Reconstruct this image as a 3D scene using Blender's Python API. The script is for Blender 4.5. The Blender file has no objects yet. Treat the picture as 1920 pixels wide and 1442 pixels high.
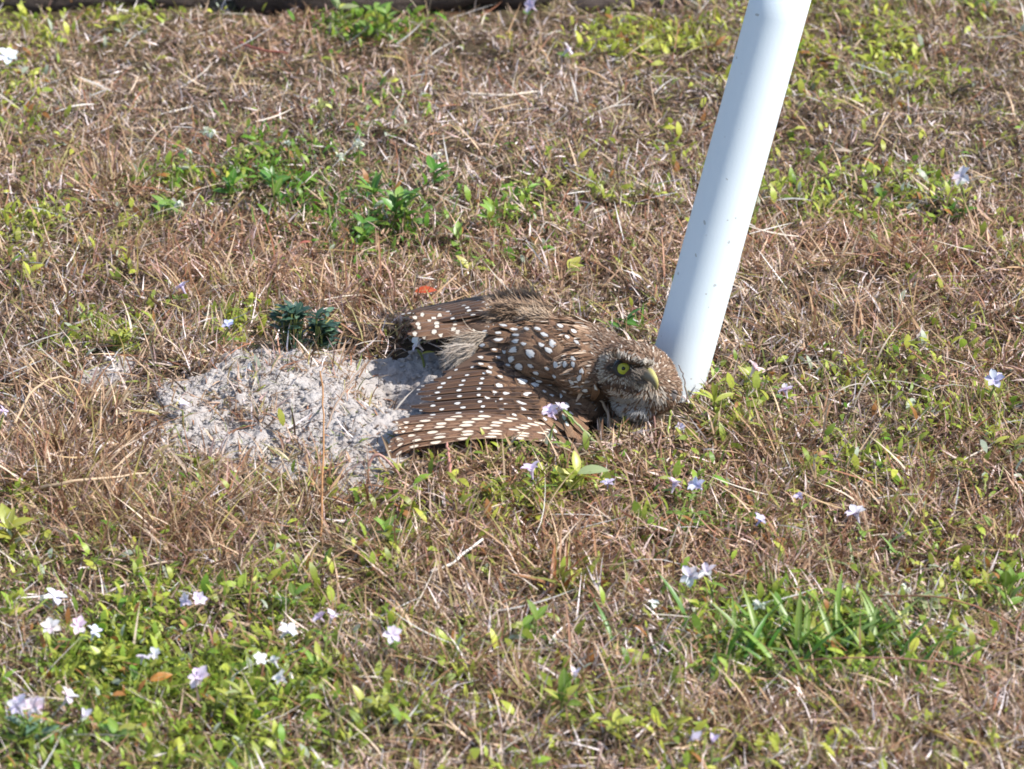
import bpy, bmesh, math, random
import numpy as np
from mathutils import Vector, Matrix
from mathutils.bvhtree import BVHTree

rnd = random.Random(7)
rng = np.random.default_rng(7)
scene = bpy.context.scene
COL = scene.collection

# ------------------------------------------------------------------ camera
D0, TH = 3.6, math.radians(22.0)
SPAN = 0.70                                   # metres across the frame at distance D0
cam_d = bpy.data.cameras.new('camera')
cam = bpy.data.objects.new('camera', cam_d)
COL.objects.link(cam)
CAM = Vector((0, -D0 * math.cos(TH), D0 * math.sin(TH)))
cam.location = CAM
cam.rotation_euler = (math.pi / 2 - TH, 0, 0)
cam_d.sensor_width = 36
cam_d.lens = 36 * D0 / SPAN
cam_d.clip_start, cam_d.clip_end = 0.05, 500
cam_d.dof.use_dof = True
cam_d.dof.focus_distance = D0 - 0.02
cam_d.dof.aperture_fstop = 17
scene.camera = cam

# ------------------------------------------------------------------ light
sun_dir = Vector((0.95, -0.20, 1.08)).normalized()      # towards the sun
sd = bpy.data.lights.new('sun', 'SUN')
sd.energy, sd.angle, sd.color = 5.0, math.radians(0.53), (1.0, 0.965, 0.90)
sun = bpy.data.objects.new('sun', sd)
COL.objects.link(sun)
sun.rotation_euler = sun_dir.to_track_quat('Z', 'Y').to_euler()
world = bpy.data.worlds.new('World')
scene.world = world
world.use_nodes = True
wn = world.node_tree
sky = wn.nodes.new('ShaderNodeTexSky')
sky.sky_type = 'NISHITA'
sky.sun_disc = False
sky.sun_elevation = math.asin(sun_dir.z)
sky.sun_rotation = math.atan2(sun_dir.x, sun_dir.y)
wn.links.new(sky.outputs[0], wn.nodes['Background'].inputs['Color'])
wn.nodes['Background'].inputs['Strength'].default_value = 0.15
vs = scene.view_settings
vs.view_transform, vs.look, vs.gamma, vs.use_curve_mapping = 'Standard', 'None', 1.0, False
vs.exposure = 0.55
scene.cycles.max_bounces = 6
scene.cycles.filter_width = 1.75

# ------------------------------------------------------------------ pixel -> place
M = 1920 / SPAN * 1.0
RIGHT, UP, FWD = Vector((1, 0, 0)), Vector((0, math.sin(TH), math.cos(TH))), Vector((0, math.cos(TH), -math.sin(TH)))
def ray(px, py):
    k = SPAN / D0 / 1920
    return (FWD + RIGHT * ((px - 960) * k) - UP * ((py - 721) * k)).normalized()
def P(px, py, y):                             # the point seen at a pixel, at depth y
    d = ray(px, py)
    return CAM + d * ((y - CAM.y) / d.y)
def Z(zx, zy, y):
    return P(680 + zx / 2.8235, 520 + zy / 2.8235, y)
def G(px, py, z=0.0):                         # the point seen at a pixel, at height z
    d = ray(px, py)
    return CAM + d * ((z - CAM.z) / d.z)

# ------------------------------------------------------------------ noise and terrain
_T = np.random.default_rng(3).random((8, 256, 256))
def vn(x, y, s=0):
    x = np.asarray(x, float); y = np.asarray(y, float)
    xi, yi = np.floor(x).astype(int), np.floor(y).astype(int)
    fx, fy = x - xi, y - yi
    fx, fy = fx * fx * (3 - 2 * fx), fy * fy * (3 - 2 * fy)
    t = _T[s]
    a, b = t[xi & 255, yi & 255], t[(xi + 1) & 255, yi & 255]
    c, d = t[xi & 255, (yi + 1) & 255], t[(xi + 1) & 255, (yi + 1) & 255]
    return (a * (1 - fx) + b * fx) * (1 - fy) + (c * (1 - fx) + d * fx) * fy
def fbm(x, y, s=0, o=4):
    r, amp, tot = 0, 1.0, 0
    for k in range(o):
        r = r + amp * vn(x * 2 ** k + 17 * k, y * 2 ** k + 9 * k, (s + k) % 8); tot += amp; amp *= .5
    return r / tot
def sstep(a, b, x):
    t = np.clip((x - a) / (b - a), 0, 1)
    return t * t * (3 - 2 * t)
PIT = G(577, 640)
HOL = G(745, 742)
def H(x, y):
    x = np.asarray(x, float); y = np.asarray(y, float)
    near = np.exp(-((x / 3) ** 2 + (y / 3) ** 2))
    h = (fbm(x * 6 + 40, y * 6 + 40, 0) - .5) * .022 * near + (fbm(x * 30 + 9, y * 30 + 7, 2, 3) - .5) * .014
    h = h + .008 * np.exp(-(((x + .12) / .11) ** 2 + ((y + .015) / .075) ** 2))
    flat = np.exp(-(((x - .0) / .13) ** 2 + ((y + .05) / .085) ** 2) ** 2)   # the owl has pressed the ground level
    h = h * (1 - .75 * flat)
    h = h - .022 * np.exp(-(((x - HOL.x) / .024) ** 2 + ((y - HOL.y) / .030) ** 2) ** 1.5)
    r = np.sqrt(((x - PIT.x) / 1.5) ** 2 + (y - PIT.y) ** 2)
    h = h - .020 * (1 - sstep(.018, .028, r))  # hollow and its right lip, shaped to make shade behind the sand
    h = h + .010 * np.exp(-(((x - PIT.x - .055) / .018) ** 2 + ((y - PIT.y) / .022) ** 2))
    return h
def h1(x, y): return float(H(x, y))

def poly_sd(px, py, poly):
    px = np.asarray(px, float); py = np.asarray(py, float)
    d = np.full(px.shape, 1e9); inside = np.zeros(px.shape, bool)
    n = len(poly)
    for i in range(n):
        ax, ay = poly[i]; bx, by = poly[(i + 1) % n]
        ex, ey = bx - ax, by - ay
        t = np.clip(((px - ax) * ex + (py - ay) * ey) / (ex * ex + ey * ey), 0, 1)
        d = np.minimum(d, np.hypot(px - ax - t * ex, py - ay - t * ey))
        c = ((ay > py) != (by > py)) & (px < (bx - ax) * (py - ay) / (by - ay + 1e-12) + ax)
        inside ^= c
    return np.where(inside, -d, d)
def gpoly(pts): return [(G(a, b).x, G(a, b).y) for a, b in pts]
SAND = gpoly([(145, 716), (215, 702), (296, 716), (340, 742), (400, 733), (455, 704), (540, 680), (640, 669), (700, 680), (800, 690),
              (900, 720), (930, 800), (800, 850), (745, 884), (700, 912), (640, 926), (570, 905), (500, 872), (430, 858), (350, 846), (265, 832), (250, 795), (320, 766), (290, 745), (200, 736), (150, 730)])
OWL = gpoly([(760, 650), (900, 640), (1100, 640), (1250, 700), (1290, 760), (1290, 800), (1190, 806), (1120, 820), (1110, 870),
             (1050, 868), (900, 840), (760, 850), (745, 800), (740, 740), (740, 680)])
def sand_sd(x, y): return poly_sd(x, y, SAND) + (fbm(np.asarray(x) * 40, np.asarray(y) * 25, 5, 3) - .5) * .10 + (fbm(np.asarray(x) * 130, np.asarray(y) * 80, 3, 2) - .5) * .02 - .07 * np.exp(-(((np.asarray(x) - HOL.x) / .045) ** 2 + ((np.asarray(y) - HOL.y - .01) / .045) ** 2))
def to_px(x, y, z=0):                          # arrays of ground points -> photo pixels (used only to look plants up in the survey below)
    dx, dy, dz = x - CAM.x, y - CAM.y, z - CAM.z
    f = dy * FWD.y + dz * FWD.z
    k = D0 / SPAN * 1920
    return 960 + dx / f * k, 721 - (dy * UP.y + dz * UP.z) / f * k

# ------------------------------------------------------------------ materials
def nt(name):
    m = bpy.data.materials.new(name); m.use_nodes = True
    t = m.node_tree
    return m, t, t.nodes, t.links, t.nodes['Principled BSDF']
def node(N, typ, **kw):
    n = N.new(typ)
    for k, v in kw.items():
        if k in ('op',): n.operation = v
        else: setattr(n, k, v)
    return n
def mth(N, L, op, a, b=None, c=None, clamp=False):
    n = N.new('ShaderNodeMath'); n.operation = op; n.use_clamp = clamp
    for i, v in enumerate((a, b, c)):
        if v is None: continue
        if isinstance(v, (int, float)): n.inputs[i].default_value = v
        else: L.new(v, n.inputs[i])
    return n.outputs[0]
def mixc(N, L, f, a, b, mode='MIX'):
    n = N.new('ShaderNodeMix'); n.data_type = 'RGBA'; n.blend_type = mode
    for s, v in ((n.inputs[0], f), (n.inputs[6], a), (n.inputs[7], b)):
        if isinstance(v, (int, float)): s.default_value = v
        elif isinstance(v, tuple): s.default_value = (*v, 1)[:4]
        else: L.new(v, s)
    return n.outputs[2]
def noise(N, L, vec, scale, detail=4, rough=.55):
    n = N.new('ShaderNodeTexNoise'); n.inputs['Scale'].default_value = scale
    n.inputs['Detail'].default_value = detail; n.inputs['Roughness'].default_value = rough
    if vec is not None: L.new(vec, n.inputs['Vector'])
    return n
def bump(N, L, h, strength, dist, bs):
    b = N.new('ShaderNodeBump'); b.inputs['Strength'].default_value = strength; b.inputs['Distance'].default_value = dist
    L.new(h, b.inputs['Height']); L.new(b.outputs[0], bs.inputs['Normal'])
def thin(N, L, bs, colour, t, out):            # let some light through a thin leaf
    tr = N.new('ShaderNodeBsdfTranslucent'); L.new(colour, tr.inputs[0])
    mx = N.new('ShaderNodeMixShader'); mx.inputs[0].default_value = t
    L.new(bs.outputs[0], mx.inputs[1]); L.new(tr.outputs[0], mx.inputs[2]); L.new(mx.outputs[0], out.inputs[0])

def mat_blade(name, trans, rough=.5, spec=.5):
    m, t, N, L, bs = nt(name)
    a = node(N, 'ShaderNodeVertexColor', layer_name='Col')
    g = N.new('ShaderNodeNewGeometry')
    n = noise(N, L, g.outputs['Position'], 900, 2)
    c = mixc(N, L, 1.0, a.outputs[0], mixc(N, L, n.outputs[0], (.66, .62, .6), (1.3, 1.3, 1.3)), 'MULTIPLY')
    L.new(c, bs.inputs['Base Color'])
    bs.inputs['Roughness'].default_value = rough; bs.inputs['Specular IOR Level'].default_value = spec
    thin(N, L, bs, c, trans, N['Material Output'])
    return m
def mat_object_colour(name, trans, rough, vein=True, spec=.5):
    m, t, N, L, bs = nt(name)
    oi = N.new('ShaderNodeObjectInfo'); tc = N.new('ShaderNodeTexCoord')
    n = noise(N, L, tc.outputs['Object'], 400, 3)
    c = mixc(N, L, 1.0, oi.outputs['Color'], mixc(N, L, n.outputs[0], (.7, .7, .65), (1.25, 1.2, 1.2)), 'MULTIPLY')
    if vein:
        uv = N.new('ShaderNodeSeparateXYZ'); L.new(tc.outputs['UV'], uv.inputs[0])
        d = mth(N, L, 'ABSOLUTE', mth(N, L, 'SUBTRACT', uv.outputs[0], .5))
        mid = mth(N, L, 'MULTIPLY', mth(N, L, 'LESS_THAN', d, .05), .35)
        c = mixc(N, L, mid, c, (.45, .5, .25))
    L.new(c, bs.inputs['Base Color'])
    bs.inputs['Roughness'].default_value = rough; bs.inputs['Specular IOR Level'].default_value = spec
    if trans: thin(N, L, bs, c, trans, N['Material Output'])
    return m
M_DRY = mat_blade('dry_blade', .22, .5, .3)
M_GRN = mat_blade('green_blade', .38, .42, .35)
M_LEAF = mat_object_colour('leaf_surface', .35, .38)
M_PETAL = mat_object_colour('petal_surface', .3, .6, False, .25)
M_STEM = mat_object_colour('stem_surface', 0, .6, False)

def mat_soil():
    m, t, N, L, bs = nt('brown_soil')
    g = N.new('ShaderNodeNewGeometry'); p = g.outputs['Position']
    n1, n2, n3 = noise(N, L, p, 9, 5), noise(N, L, p, 220, 4, .7), noise(N, L, p, 1.1, 3)
    c = mixc(N, L, n1.outputs[0], (.035, .024, .015), (.10, .072, .045))
    c = mixc(N, L, n2.outputs[0], mixc(N, L, .6, c, (.03, .02, .014)), c)
    grass = mixc(N, L, n3.outputs[0], (.10, .085, .03), (.17, .125, .075))
    sx = N.new('ShaderNodeSeparateXYZ'); L.new(p, sx.inputs[0])
    r = N.new('ShaderNodeVectorMath'); r.operation = 'LENGTH'; L.new(p, r.inputs[0])
    f = mth(N, L, 'MULTIPLY', mth(N, L, 'SUBTRACT', r.outputs['Value'], .6), 1.4, clamp=True)
    c = mixc(N, L, f, c, grass)
    L.new(c, bs.inputs['Base Color']); bs.inputs['Roughness'].default_value = .95
    bs.inputs['Specular IOR Level'].default_value = .2
    bump(N, L, n2.outputs[0], .8, .004, bs)
    return m
def mat_sand():
    m, t, N, L, bs = nt('pale_sand')
    g = N.new('ShaderNodeNewGeometry'); p = g.outputs['Position']
    n1, n2, n3 = noise(N, L, p, 28, 5), noise(N, L, p, 380, 5, .7), noise(N, L, p, 90, 3)
    c = mixc(N, L, n1.outputs[0], (.35, .305, .28), (.58, .54, .515))
    c = mixc(N, L, mth(N, L, 'MULTIPLY', mth(N, L, 'SUBTRACT', n3.outputs[0], .5), 3.2, clamp=True), c, (.24, .19, .16))
    c = mixc(N, L, n2.outputs[0], mixc(N, L, .35, c, (.26, .21, .19)), mixc(N, L, .25, c, (.8, .77, .76)))
    L.new(c, bs.inputs['Base Color']); bs.inputs['Roughness'].default_value = .9
    bs.inputs['Specular IOR Level'].default_value = .25
    bump(N, L, n2.outputs[0], .9, .003, bs)
    return m
M_SOIL, M_SAND = mat_soil(), mat_sand()

# ------------------------------------------------------------------ mesh helpers
def mesh_np(name, verts, faces_flat, sizes, cols=None, mat=None, uv=None, smooth=False):
    me = bpy.data.meshes.new(name)
    verts = np.asarray(verts, np.float32)
    me.vertices.add(len(verts)); me.vertices.foreach_set('co', verts.ravel())
    me.loops.add(len(faces_flat)); me.loops.foreach_set('vertex_index', np.asarray(faces_flat, np.int32))
    me.polygons.add(len(sizes))
    st = np.concatenate(([0], np.cumsum(sizes)[:-1])).astype(np.int32)
    me.polygons.foreach_set('loop_start', st)
    me.update(calc_edges=True)
    if cols is not None:
        a = me.color_attributes.new('Col', 'FLOAT_COLOR', 'POINT')
        c = np.ones((len(verts), 4), np.float32); c[:, :3] = cols
        a.data.foreach_set('color', c.ravel())
    if uv is not None:
        l = me.uv_layers.new(name='UVMap')
        l.data.foreach_set('uv', np.asarray(uv, np.float32)[np.asarray(faces_flat)].ravel())
    if smooth: me.polygons.foreach_set('use_smooth', np.ones(len(sizes), bool))
    if mat: me.materials.append(mat)
    me.validate()
    return me
def link(name, me, parent=None, loc=None, color=None, **props):
    o = bpy.data.objects.new(name, me); COL.objects.link(o)
    if parent: o.parent = parent
    if loc is not None: o.location = loc
    if color: o.color = (*color, 1)
    for k, v in props.items(): o[k] = v
    return o
def thing(name, loc, label, cat, group=None):
    o = bpy.data.objects.new(name, None); COL.objects.link(o)
    o.location = loc; o.empty_display_size = .01
    o['label'] = label; o['category'] = cat
    if group: o['group'] = group
    return o
def grid_mesh(name, X, Y, Zz, mat):
    ny, nx = X.shape
    v = np.stack([X, Y, Zz], -1).reshape(-1, 3)
    i = np.arange(ny * nx).reshape(ny, nx)
    f = np.stack([i[:-1, :-1], i[:-1, 1:], i[1:, 1:], i[1:, :-1]], -1).reshape(-1)
    return mesh_np(name, v, f, np.full((ny - 1) * (nx - 1), 4), mat=mat, smooth=True)

def ribbons(name, root, D, N, Lg, W, lift, bend, col, mat, segs=3, taper=1.6, sidebend=None, tipcol=None, basew=.6):
    """n strips: root points, unit direction D, unit normal N, length, width, rise and curl"""
    n = len(root)
    B = np.cross(D, N); B /= np.linalg.norm(B, axis=1, keepdims=True) + 1e-9
    rows = []
    cols = []
    for k in range(segs + 1):
        t = k / segs
        c = root + D * (Lg * t)[:, None] + N * ((lift * t + bend * t * t) * Lg)[:, None]
        if sidebend is not None: c = c + B * (sidebend * t * t * Lg)[:, None]
        w = W * (basew + (1 - basew) * min(1, t * 3)) * (1 - t ** taper)
        cc = col if tipcol is None else col * (1 - t) + tipcol * t
        if k < segs:
            rows += [c - B * w[:, None] / 2, c + B * w[:, None] / 2]; cols += [cc, cc]
        else:
            rows.append(c); cols.append(cc)
    V = np.stack(rows, 1); C = np.stack(cols, 1)
    per = 2 * segs + 1
    base = (np.arange(n) * per)[:, None]
    quads = []
    for k in range(segs - 1):
        quads.append(base + np.array([2 * k, 2 * k + 1, 2 * k + 3, 2 * k + 2]))
    q = np.stack(quads, 1).reshape(n, -1)
    tri = base + np.array([2 * (segs - 1), 2 * (segs - 1) + 1, 2 * segs])
    f = np.concatenate([q, tri], 1).reshape(-1)
    sizes = np.tile(np.array([4] * (segs - 1) + [3]), n)
    return mesh_np(name, V.reshape(-1, 3), f, sizes, C.reshape(-1, 3), mat)

def blade_set(name, x, y, Lg, W, az, el, curl, col, mat, tip=None, segs=3, hz=None, roll=None, taper=1.6):
    n = len(x)
    z = H(x, y) - .002 if hz is None else hz
    root = np.stack([x, y, z], 1)
    D = np.stack([np.cos(az) * np.cos(el), np.sin(az) * np.cos(el), np.sin(el)], 1)
    up = np.array([0, 0, 1.])
    B = np.cross(D, up); B /= np.linalg.norm(B, axis=1, keepdims=True) + 1e-6
    N = np.cross(B, D)
    if roll is None: roll = rng.normal(0, .6, n)
    N = N * np.cos(roll)[:, None] + B * np.sin(roll)[:, None]
    return ribbons(name, root, D, N, Lg, W, np.zeros(n), curl, col, mat, segs, taper, rng.normal(0, .16, n), tip)

# ------------------------------------------------------------------ ground
def axis(lo, hi, step, far):
    a = list(np.arange(lo, hi + 1e-6, step)); s = step
    b, c = [lo], [hi]
    while c[-1] < far:
        s *= 1.5; b.insert(0, b[0] - s); c.append(c[-1] + s)
    return np.array(b[:-1] + a + c[1:])
gx, gy = axis(-.75, .75, .0045, 300), axis(-.75, 1.35, .0045, 300)
X, Y = np.meshgrid(gx, gy)
HH = H(X, Y)
inside_sand = sand_sd(X, Y) < -.012
HH = HH - np.where(inside_sand, .013, 0)
link('ground', grid_mesh('ground', X, Y, HH, M_SOIL), kind='structure')
sx0, sx1 = min(p[0] for p in SAND) - .03, max(p[0] for p in SAND) + .03
sy0, sy1 = min(p[1] for p in SAND) - .03, max(p[1] for p in SAND) + .03
X, Y = np.meshgrid(np.arange(sx0, sx1, .0012), np.arange(sy0, sy1, .0012))
s = sand_sd(X, Y)
cr = fbm(X * 260, Y * 230, 1, 4)
cr2 = fbm(X * 38 + 5, Y * 38, 4, 3)
hollow = lambda x, y: sum(.010 * np.exp(-(((x - q.x) / .014) ** 2 + ((y - q.y) / .014) ** 2)) for q in [G(535, 838), G(415, 862), G(720, 745), G(440, 800)])
Zs = H(X, Y) + -.001 + .004 * sstep(.012, -.02, s) - .005 * sstep(-.004, .012, s) + sstep(.01, -.012, s) * ((cr - .5) * .0042 + (cr2 - .5) * .0095 + .0010 * sstep(.5, .6, cr)) - hollow(X, Y)
link('sand', grid_mesh('sand', X, Y, Zs, M_SAND), kind='structure')
def sand_top(x, y):
    s = sand_sd(x, y)
    return H(x, y) - .001 + .004 * sstep(.012, -.02, s) + sstep(.01, -.012, s) * ((fbm(x * 260, y * 230, 1, 4) - .5) * .0042 + (fbm(x * 38 + 5, y * 38, 4, 3) - .5) * .0095) - hollow(x, y)
# crumbs of sand
bm = bmesh.new(); bmesh.ops.create_icosphere(bm, subdivisions=1, radius=1)
iv = np.array([v.co[:] for v in bm.verts]); ifc = np.array([[v.index for v in f.verts] for f in bm.faces]); bm.free()
n = 34000
cx = rng.uniform(sx0, sx1, n); cy = rng.uniform(sy0, sy1, n)
s = sand_sd(cx, cy)
keep = (rng.random(n) < sstep(.02, -.01, s)) & (fbm(cx * 60, cy * 60, 6, 2) > .38)
cx, cy = cx[keep], cy[keep]; n = len(cx)
r = .0003 + .0017 * rng.random(n) ** 6
V = iv[None] * (1 + rng.normal(0, .22, (n, len(iv), 1))) * r[:, None, None] * np.array([1.2, 1.1, .8])
V = V + np.stack([cx, cy, sand_top(cx, cy) + r * .3], 1)[:, None]
F = (ifc[None] + (np.arange(n) * len(iv))[:, None, None]).reshape(-1)
link('sand_crumbs', mesh_np('sand_crumbs', V.reshape(-1, 3), F, np.full(n * len(ifc), 3), mat=M_SAND, smooth=False), kind='stuff')

# ------------------------------------------------------------------ turf
# survey of where the lawn is green: photo x, y, half width, half height, strength, hue (0 yellow green .. 1 deep green)
GREEN = [(300, 1270, 360, 160, 1.25, .45), (60, 1390, 150, 80, .9, .8), (620, 1200, 160, 90, .7, .4), (850, 1330, 260, 110, .55, .4),
         (1500, 1210, 230, 90, 1., .5), (1730, 1130, 150, 60, .8, .3), (1870, 1150, 90, 90, .6, .5), (980, 965, 160, 40, .7, .1),
         (1290, 960, 120, 60, .6, .6), (1440, 800, 160, 70, .4, .4), (1760, 800, 190, 110, .4, .3), (740, 410, 130, 55, 1.0, 1.),
         (540, 340, 75, 60, .9, 1.), (420, 320, 110, 50, .6, .6), (320, 370, 60, 50, .6, .7), (90, 470, 130, 80, .35, .2),
         (940, 420, 110, 60, .45, .7), (700, 60, 90, 26, .9, .8), (150, 50, 190, 40, .5, .2), (1200, 90, 130, 35, .8, .05),
         (1640, 70, 260, 60, .45, .2), (1640, 380, 200, 40, .4, .4), (230, 640, 120, 40, .7, .3), (440, 620, 80, 40, .5, .2),
         (1150, 360, 130, 40, .25, .3), (30, 1000, 70, 60, .6, .4), (730, 990, 90, 60, .35, .5), (1100, 920, 110, 40, .7, .5), (1620, 860, 260, 60, .4, .3), (1800, 1130, 140, 70, .8, .4),
         (1230, 230, 60, 60, .3, .2), (60, 240, 90, 30, .2, .3), (850, 880, 200, 40, .3, .4), (1060, 1120, 120, 40, .4, .3),
         (1650, 980, 150, 60, .3, .4), (520, 740, 60, 20, .2, .3), (1450, 1420, 400, 60, .25, .2), (1850, 30, 100, 40, .4, .3)]
def green_at(x, y):
    px, py = to_px(x, y)
    g = np.zeros_like(x); h = np.zeros_like(x); w = np.full_like(x, 1e-6)
    for a, b, rx, ry, s_, hue in GREEN:
        q = s_ * np.exp(-(((px - a) / rx) ** 2 + ((py - b) / ry) ** 2))
        g = np.maximum(g, q); h += q * hue; w += q
    g = g + .16 * sstep(.5, .75, fbm(x * 9 + 3, y * 5 + 8, 3, 3))
    return g * (.30 + 1.5 * sstep(.36, .64, fbm(x * 26, y * 17, 6, 3))), h / w
def region(n, wide=False):
    if wide: return rng.uniform(-1.15, 1.15, n), rng.uniform(-1.1, 1.9, n)
    y = rng.uniform(-.66, 1.02, n); x = rng.uniform(-1, 1, n) * (.43 + .06 * y)
    return x, y
DRY = np.array([(.47, .335, .205), (.31, .20, .11), (.155, .092, .048), (.60, .485, .365), (.80, .71, .62), (.27, .12, .062), (.35, .31, .11), (.10, .062, .034), (.45, .31, .25)])
DW = np.array([.19, .17, .14, .13, .09, .05, .10, .08, .05])
def dry_colours(n, x, y):
    k = rng.choice(len(DRY), n, p=DW / DW.sum())
    c = DRY[k] * rng.uniform(.75, 1.2, (n, 1))
    patch = fbm(x * 7 + 50, y * 4 + 20, 7, 3)[:, None]
    c = c * (.80 + .5 * patch) * np.array([1.0, 1.0, 1.13])
    red = sstep(.52, .7, fbm(x * 5 + 80, y * 4, 2, 3))[:, None]
    return c * (1 - red + red * np.array([1.0, .90, .84]))
def cull(x, y, sandkeep=.03):
    s = sand_sd(x, y)
    o = poly_sd(x, y, OWL) < 0
    pole = np.hypot(x - POLE.x, y - POLE.y) < .023
    back = (y > YB + .006 * vn(x * 40, y * 0)) & (x < .03) & (rng.random(len(x)) < .9)
    back |= (np.hypot((x - PIT.x) / 1.5, y - PIT.y + .008) < .030) & (rng.random(len(x)) < .93)
    keep = np.maximum(sandkeep * 22 * sstep(.50, .66, fbm(x * 42, y * 30, 2, 2)) + sandkeep * .8, sstep(-.012, .02, s))
    return (rng.random(len(x)) < keep) & ~o & ~pole & ~back
YB = G(0, 40).y
POLE = P(1248, 741, -.014); POLE.z = 0

def turf(name, n, wide, mode):
    if mode == 'mat':
        x, y = region(n, wide)
    else:
        m = max(1, n // 16)
        tx, ty = region(m, wide)
        k = rng.integers(0, m, n)
        x, y = tx[k] + rng.normal(0, .007, n), ty[k] + rng.normal(0, .007, n)
    if wide:
        keep = (np.abs(x) > .43 + .06 * y) | (y < -.66) | (y > 1.02)
        x, y = x[keep], y[keep]
        if mode == 'tuft': k = k[keep]
    keep = cull(x, y)
    x, y = x[keep], y[keep]; n = len(x)
    if mode == 'mat':
        az = rng.uniform(0, 2 * math.pi, n); el = np.abs(rng.normal(.35, .45, n)); Lg = .004 + .020 * rng.random(n) ** 2.2
        curl = rng.normal(-.15, .25, n); W = rng.uniform(.0007, .0023, n)
    else:
        k = k[keep]
        az = np.arctan2(y - ty[k], x - tx[k]) + rng.normal(0, .5, n); el = rng.normal(.95, .32, n)
        Lg = (.007 + .024 * rng.random(n) ** 1.8) * (.6 + .8 * fbm(x * 12, y * 12, 4, 2)); curl = rng.normal(-.35, .25, n); W = rng.uniform(.0007, .0017, n)
    # shorter right in front of the owl
    front = (x > -.10) & (x < .15) & (y < -.06) & (y > -.21)
    Lg = np.where(front, Lg * .85, Lg)
    hz = H(x, y) + np.where(mode == 'mat', rng.uniform(-.001, .006, n), -.002)
    c = dry_colours(n, x, y)
    g, hue = green_at(x, y)
    gm = rng.random(n) < .035 + g * .42
    gc = np.array([.24, .26, .05]) * (1 - hue[:, None]) + np.array([.11, .20, .03]) * hue[:, None]
    c = np.where(gm[:, None], gc * rng.uniform(.6, 1.5, (n, 1)), c)
    tip = c * rng.uniform(.7, 1.35, (n, 1))
    el = np.clip(el, -.05, 1.5)
    if wide: Lg = Lg * 1.35; W = W * 1.5
    far = 1 - .32 * sstep(.05, .7, y); Lg = Lg * far; W = W * (far * .5 + .5)
    link(name, blade_set(name, x, y, Lg, W, az, el, curl, c, M_DRY, tip, 3, hz), kind='stuff')
turf('dry_grass', 200000, False, 'mat')
turf('dry_grass_tufts', 110000, False, 'tuft')
turf('outer_dry_grass', 210000, True, 'mat')
turf('outer_grass_tufts', 130000, True, 'tuft')

LONG = [(90, 880, 170, 60, 1.), (250, 985, 300, 55, 1.), (520, 935, 170, 28, 1.), (730, 925, 120, 30, .8), (120, 770, 110, 60, .6), (930, 905, 180, 30, .6),
        (1150, 860, 120, 30, .5), (1260, 1040, 200, 50, .5), (1560, 520, 260, 50, .45), (130, 340, 160, 60, .5), (620, 560, 220, 50, .5), (950, 540, 120, 40, .4),
        (1700, 640, 200, 60, .35), (520, 1060, 260, 50, .6), (1000, 1060, 160, 70, .6), (1400, 860, 200, 50, .4), (1750, 980, 160, 60, .4), (900, 1280, 200, 80, .3), (300, 520, 240, 60, .4), (1500, 1350, 300, 60, .3)]
def long_grass(n):
    m = 1500
    tx, ty = region(m)
    px, py = to_px(tx, ty)
    w = np.full(m, .03)
    for a, b, rx, ry, q in LONG: w = np.maximum(w, q * np.exp(-(((px - a) / rx) ** 2 + ((py - b) / ry) ** 2)))
    k = rng.choice(m, n, p=w / w.sum())
    x, y = tx[k] + rng.normal(0, .006, n), ty[k] + rng.normal(0, .006, n)
    ok = cull(x, y, .01) & ~((x > .04) & (x < .13) & (y > -.14) & (y < -.02)); x, y, k = x[ok], y[ok], k[ok]; n = len(x)
    az = np.arctan2(y - ty[k], x - tx[k]) + rng.normal(0, .6, n)
    Lg = rng.uniform(.016, .046, n); el = np.clip(rng.normal(.80, .35, n), .1, 1.4)
    px, py = to_px(x, y); low = (px > 700) & (px < 1330) & (py > 800) & (py < 900); Lg = np.where(low, Lg * .55, Lg)
    c = np.array([(.40, .26, .15), (.24, .13, .07), (.52, .38, .25), (.17, .09, .05), (.30, .15, .09), (.62, .50, .38), (.27, .23, .07), (.33, .20, .17)])[rng.choice(8, n, p=[.2, .18, .14, .14, .1, .08, .1, .06])] * rng.uniform(.7, 1.2, (n, 1))
    link('long_dry_grass', blade_set('long_dry_grass', x, y, Lg, rng.uniform(.0009, .0022, n), az, el, rng.normal(-.55, .3, n), c, M_DRY, c * rng.uniform(.8, 1.5, (n, 1)), 5), kind='stuff')
long_grass(15000)
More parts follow.
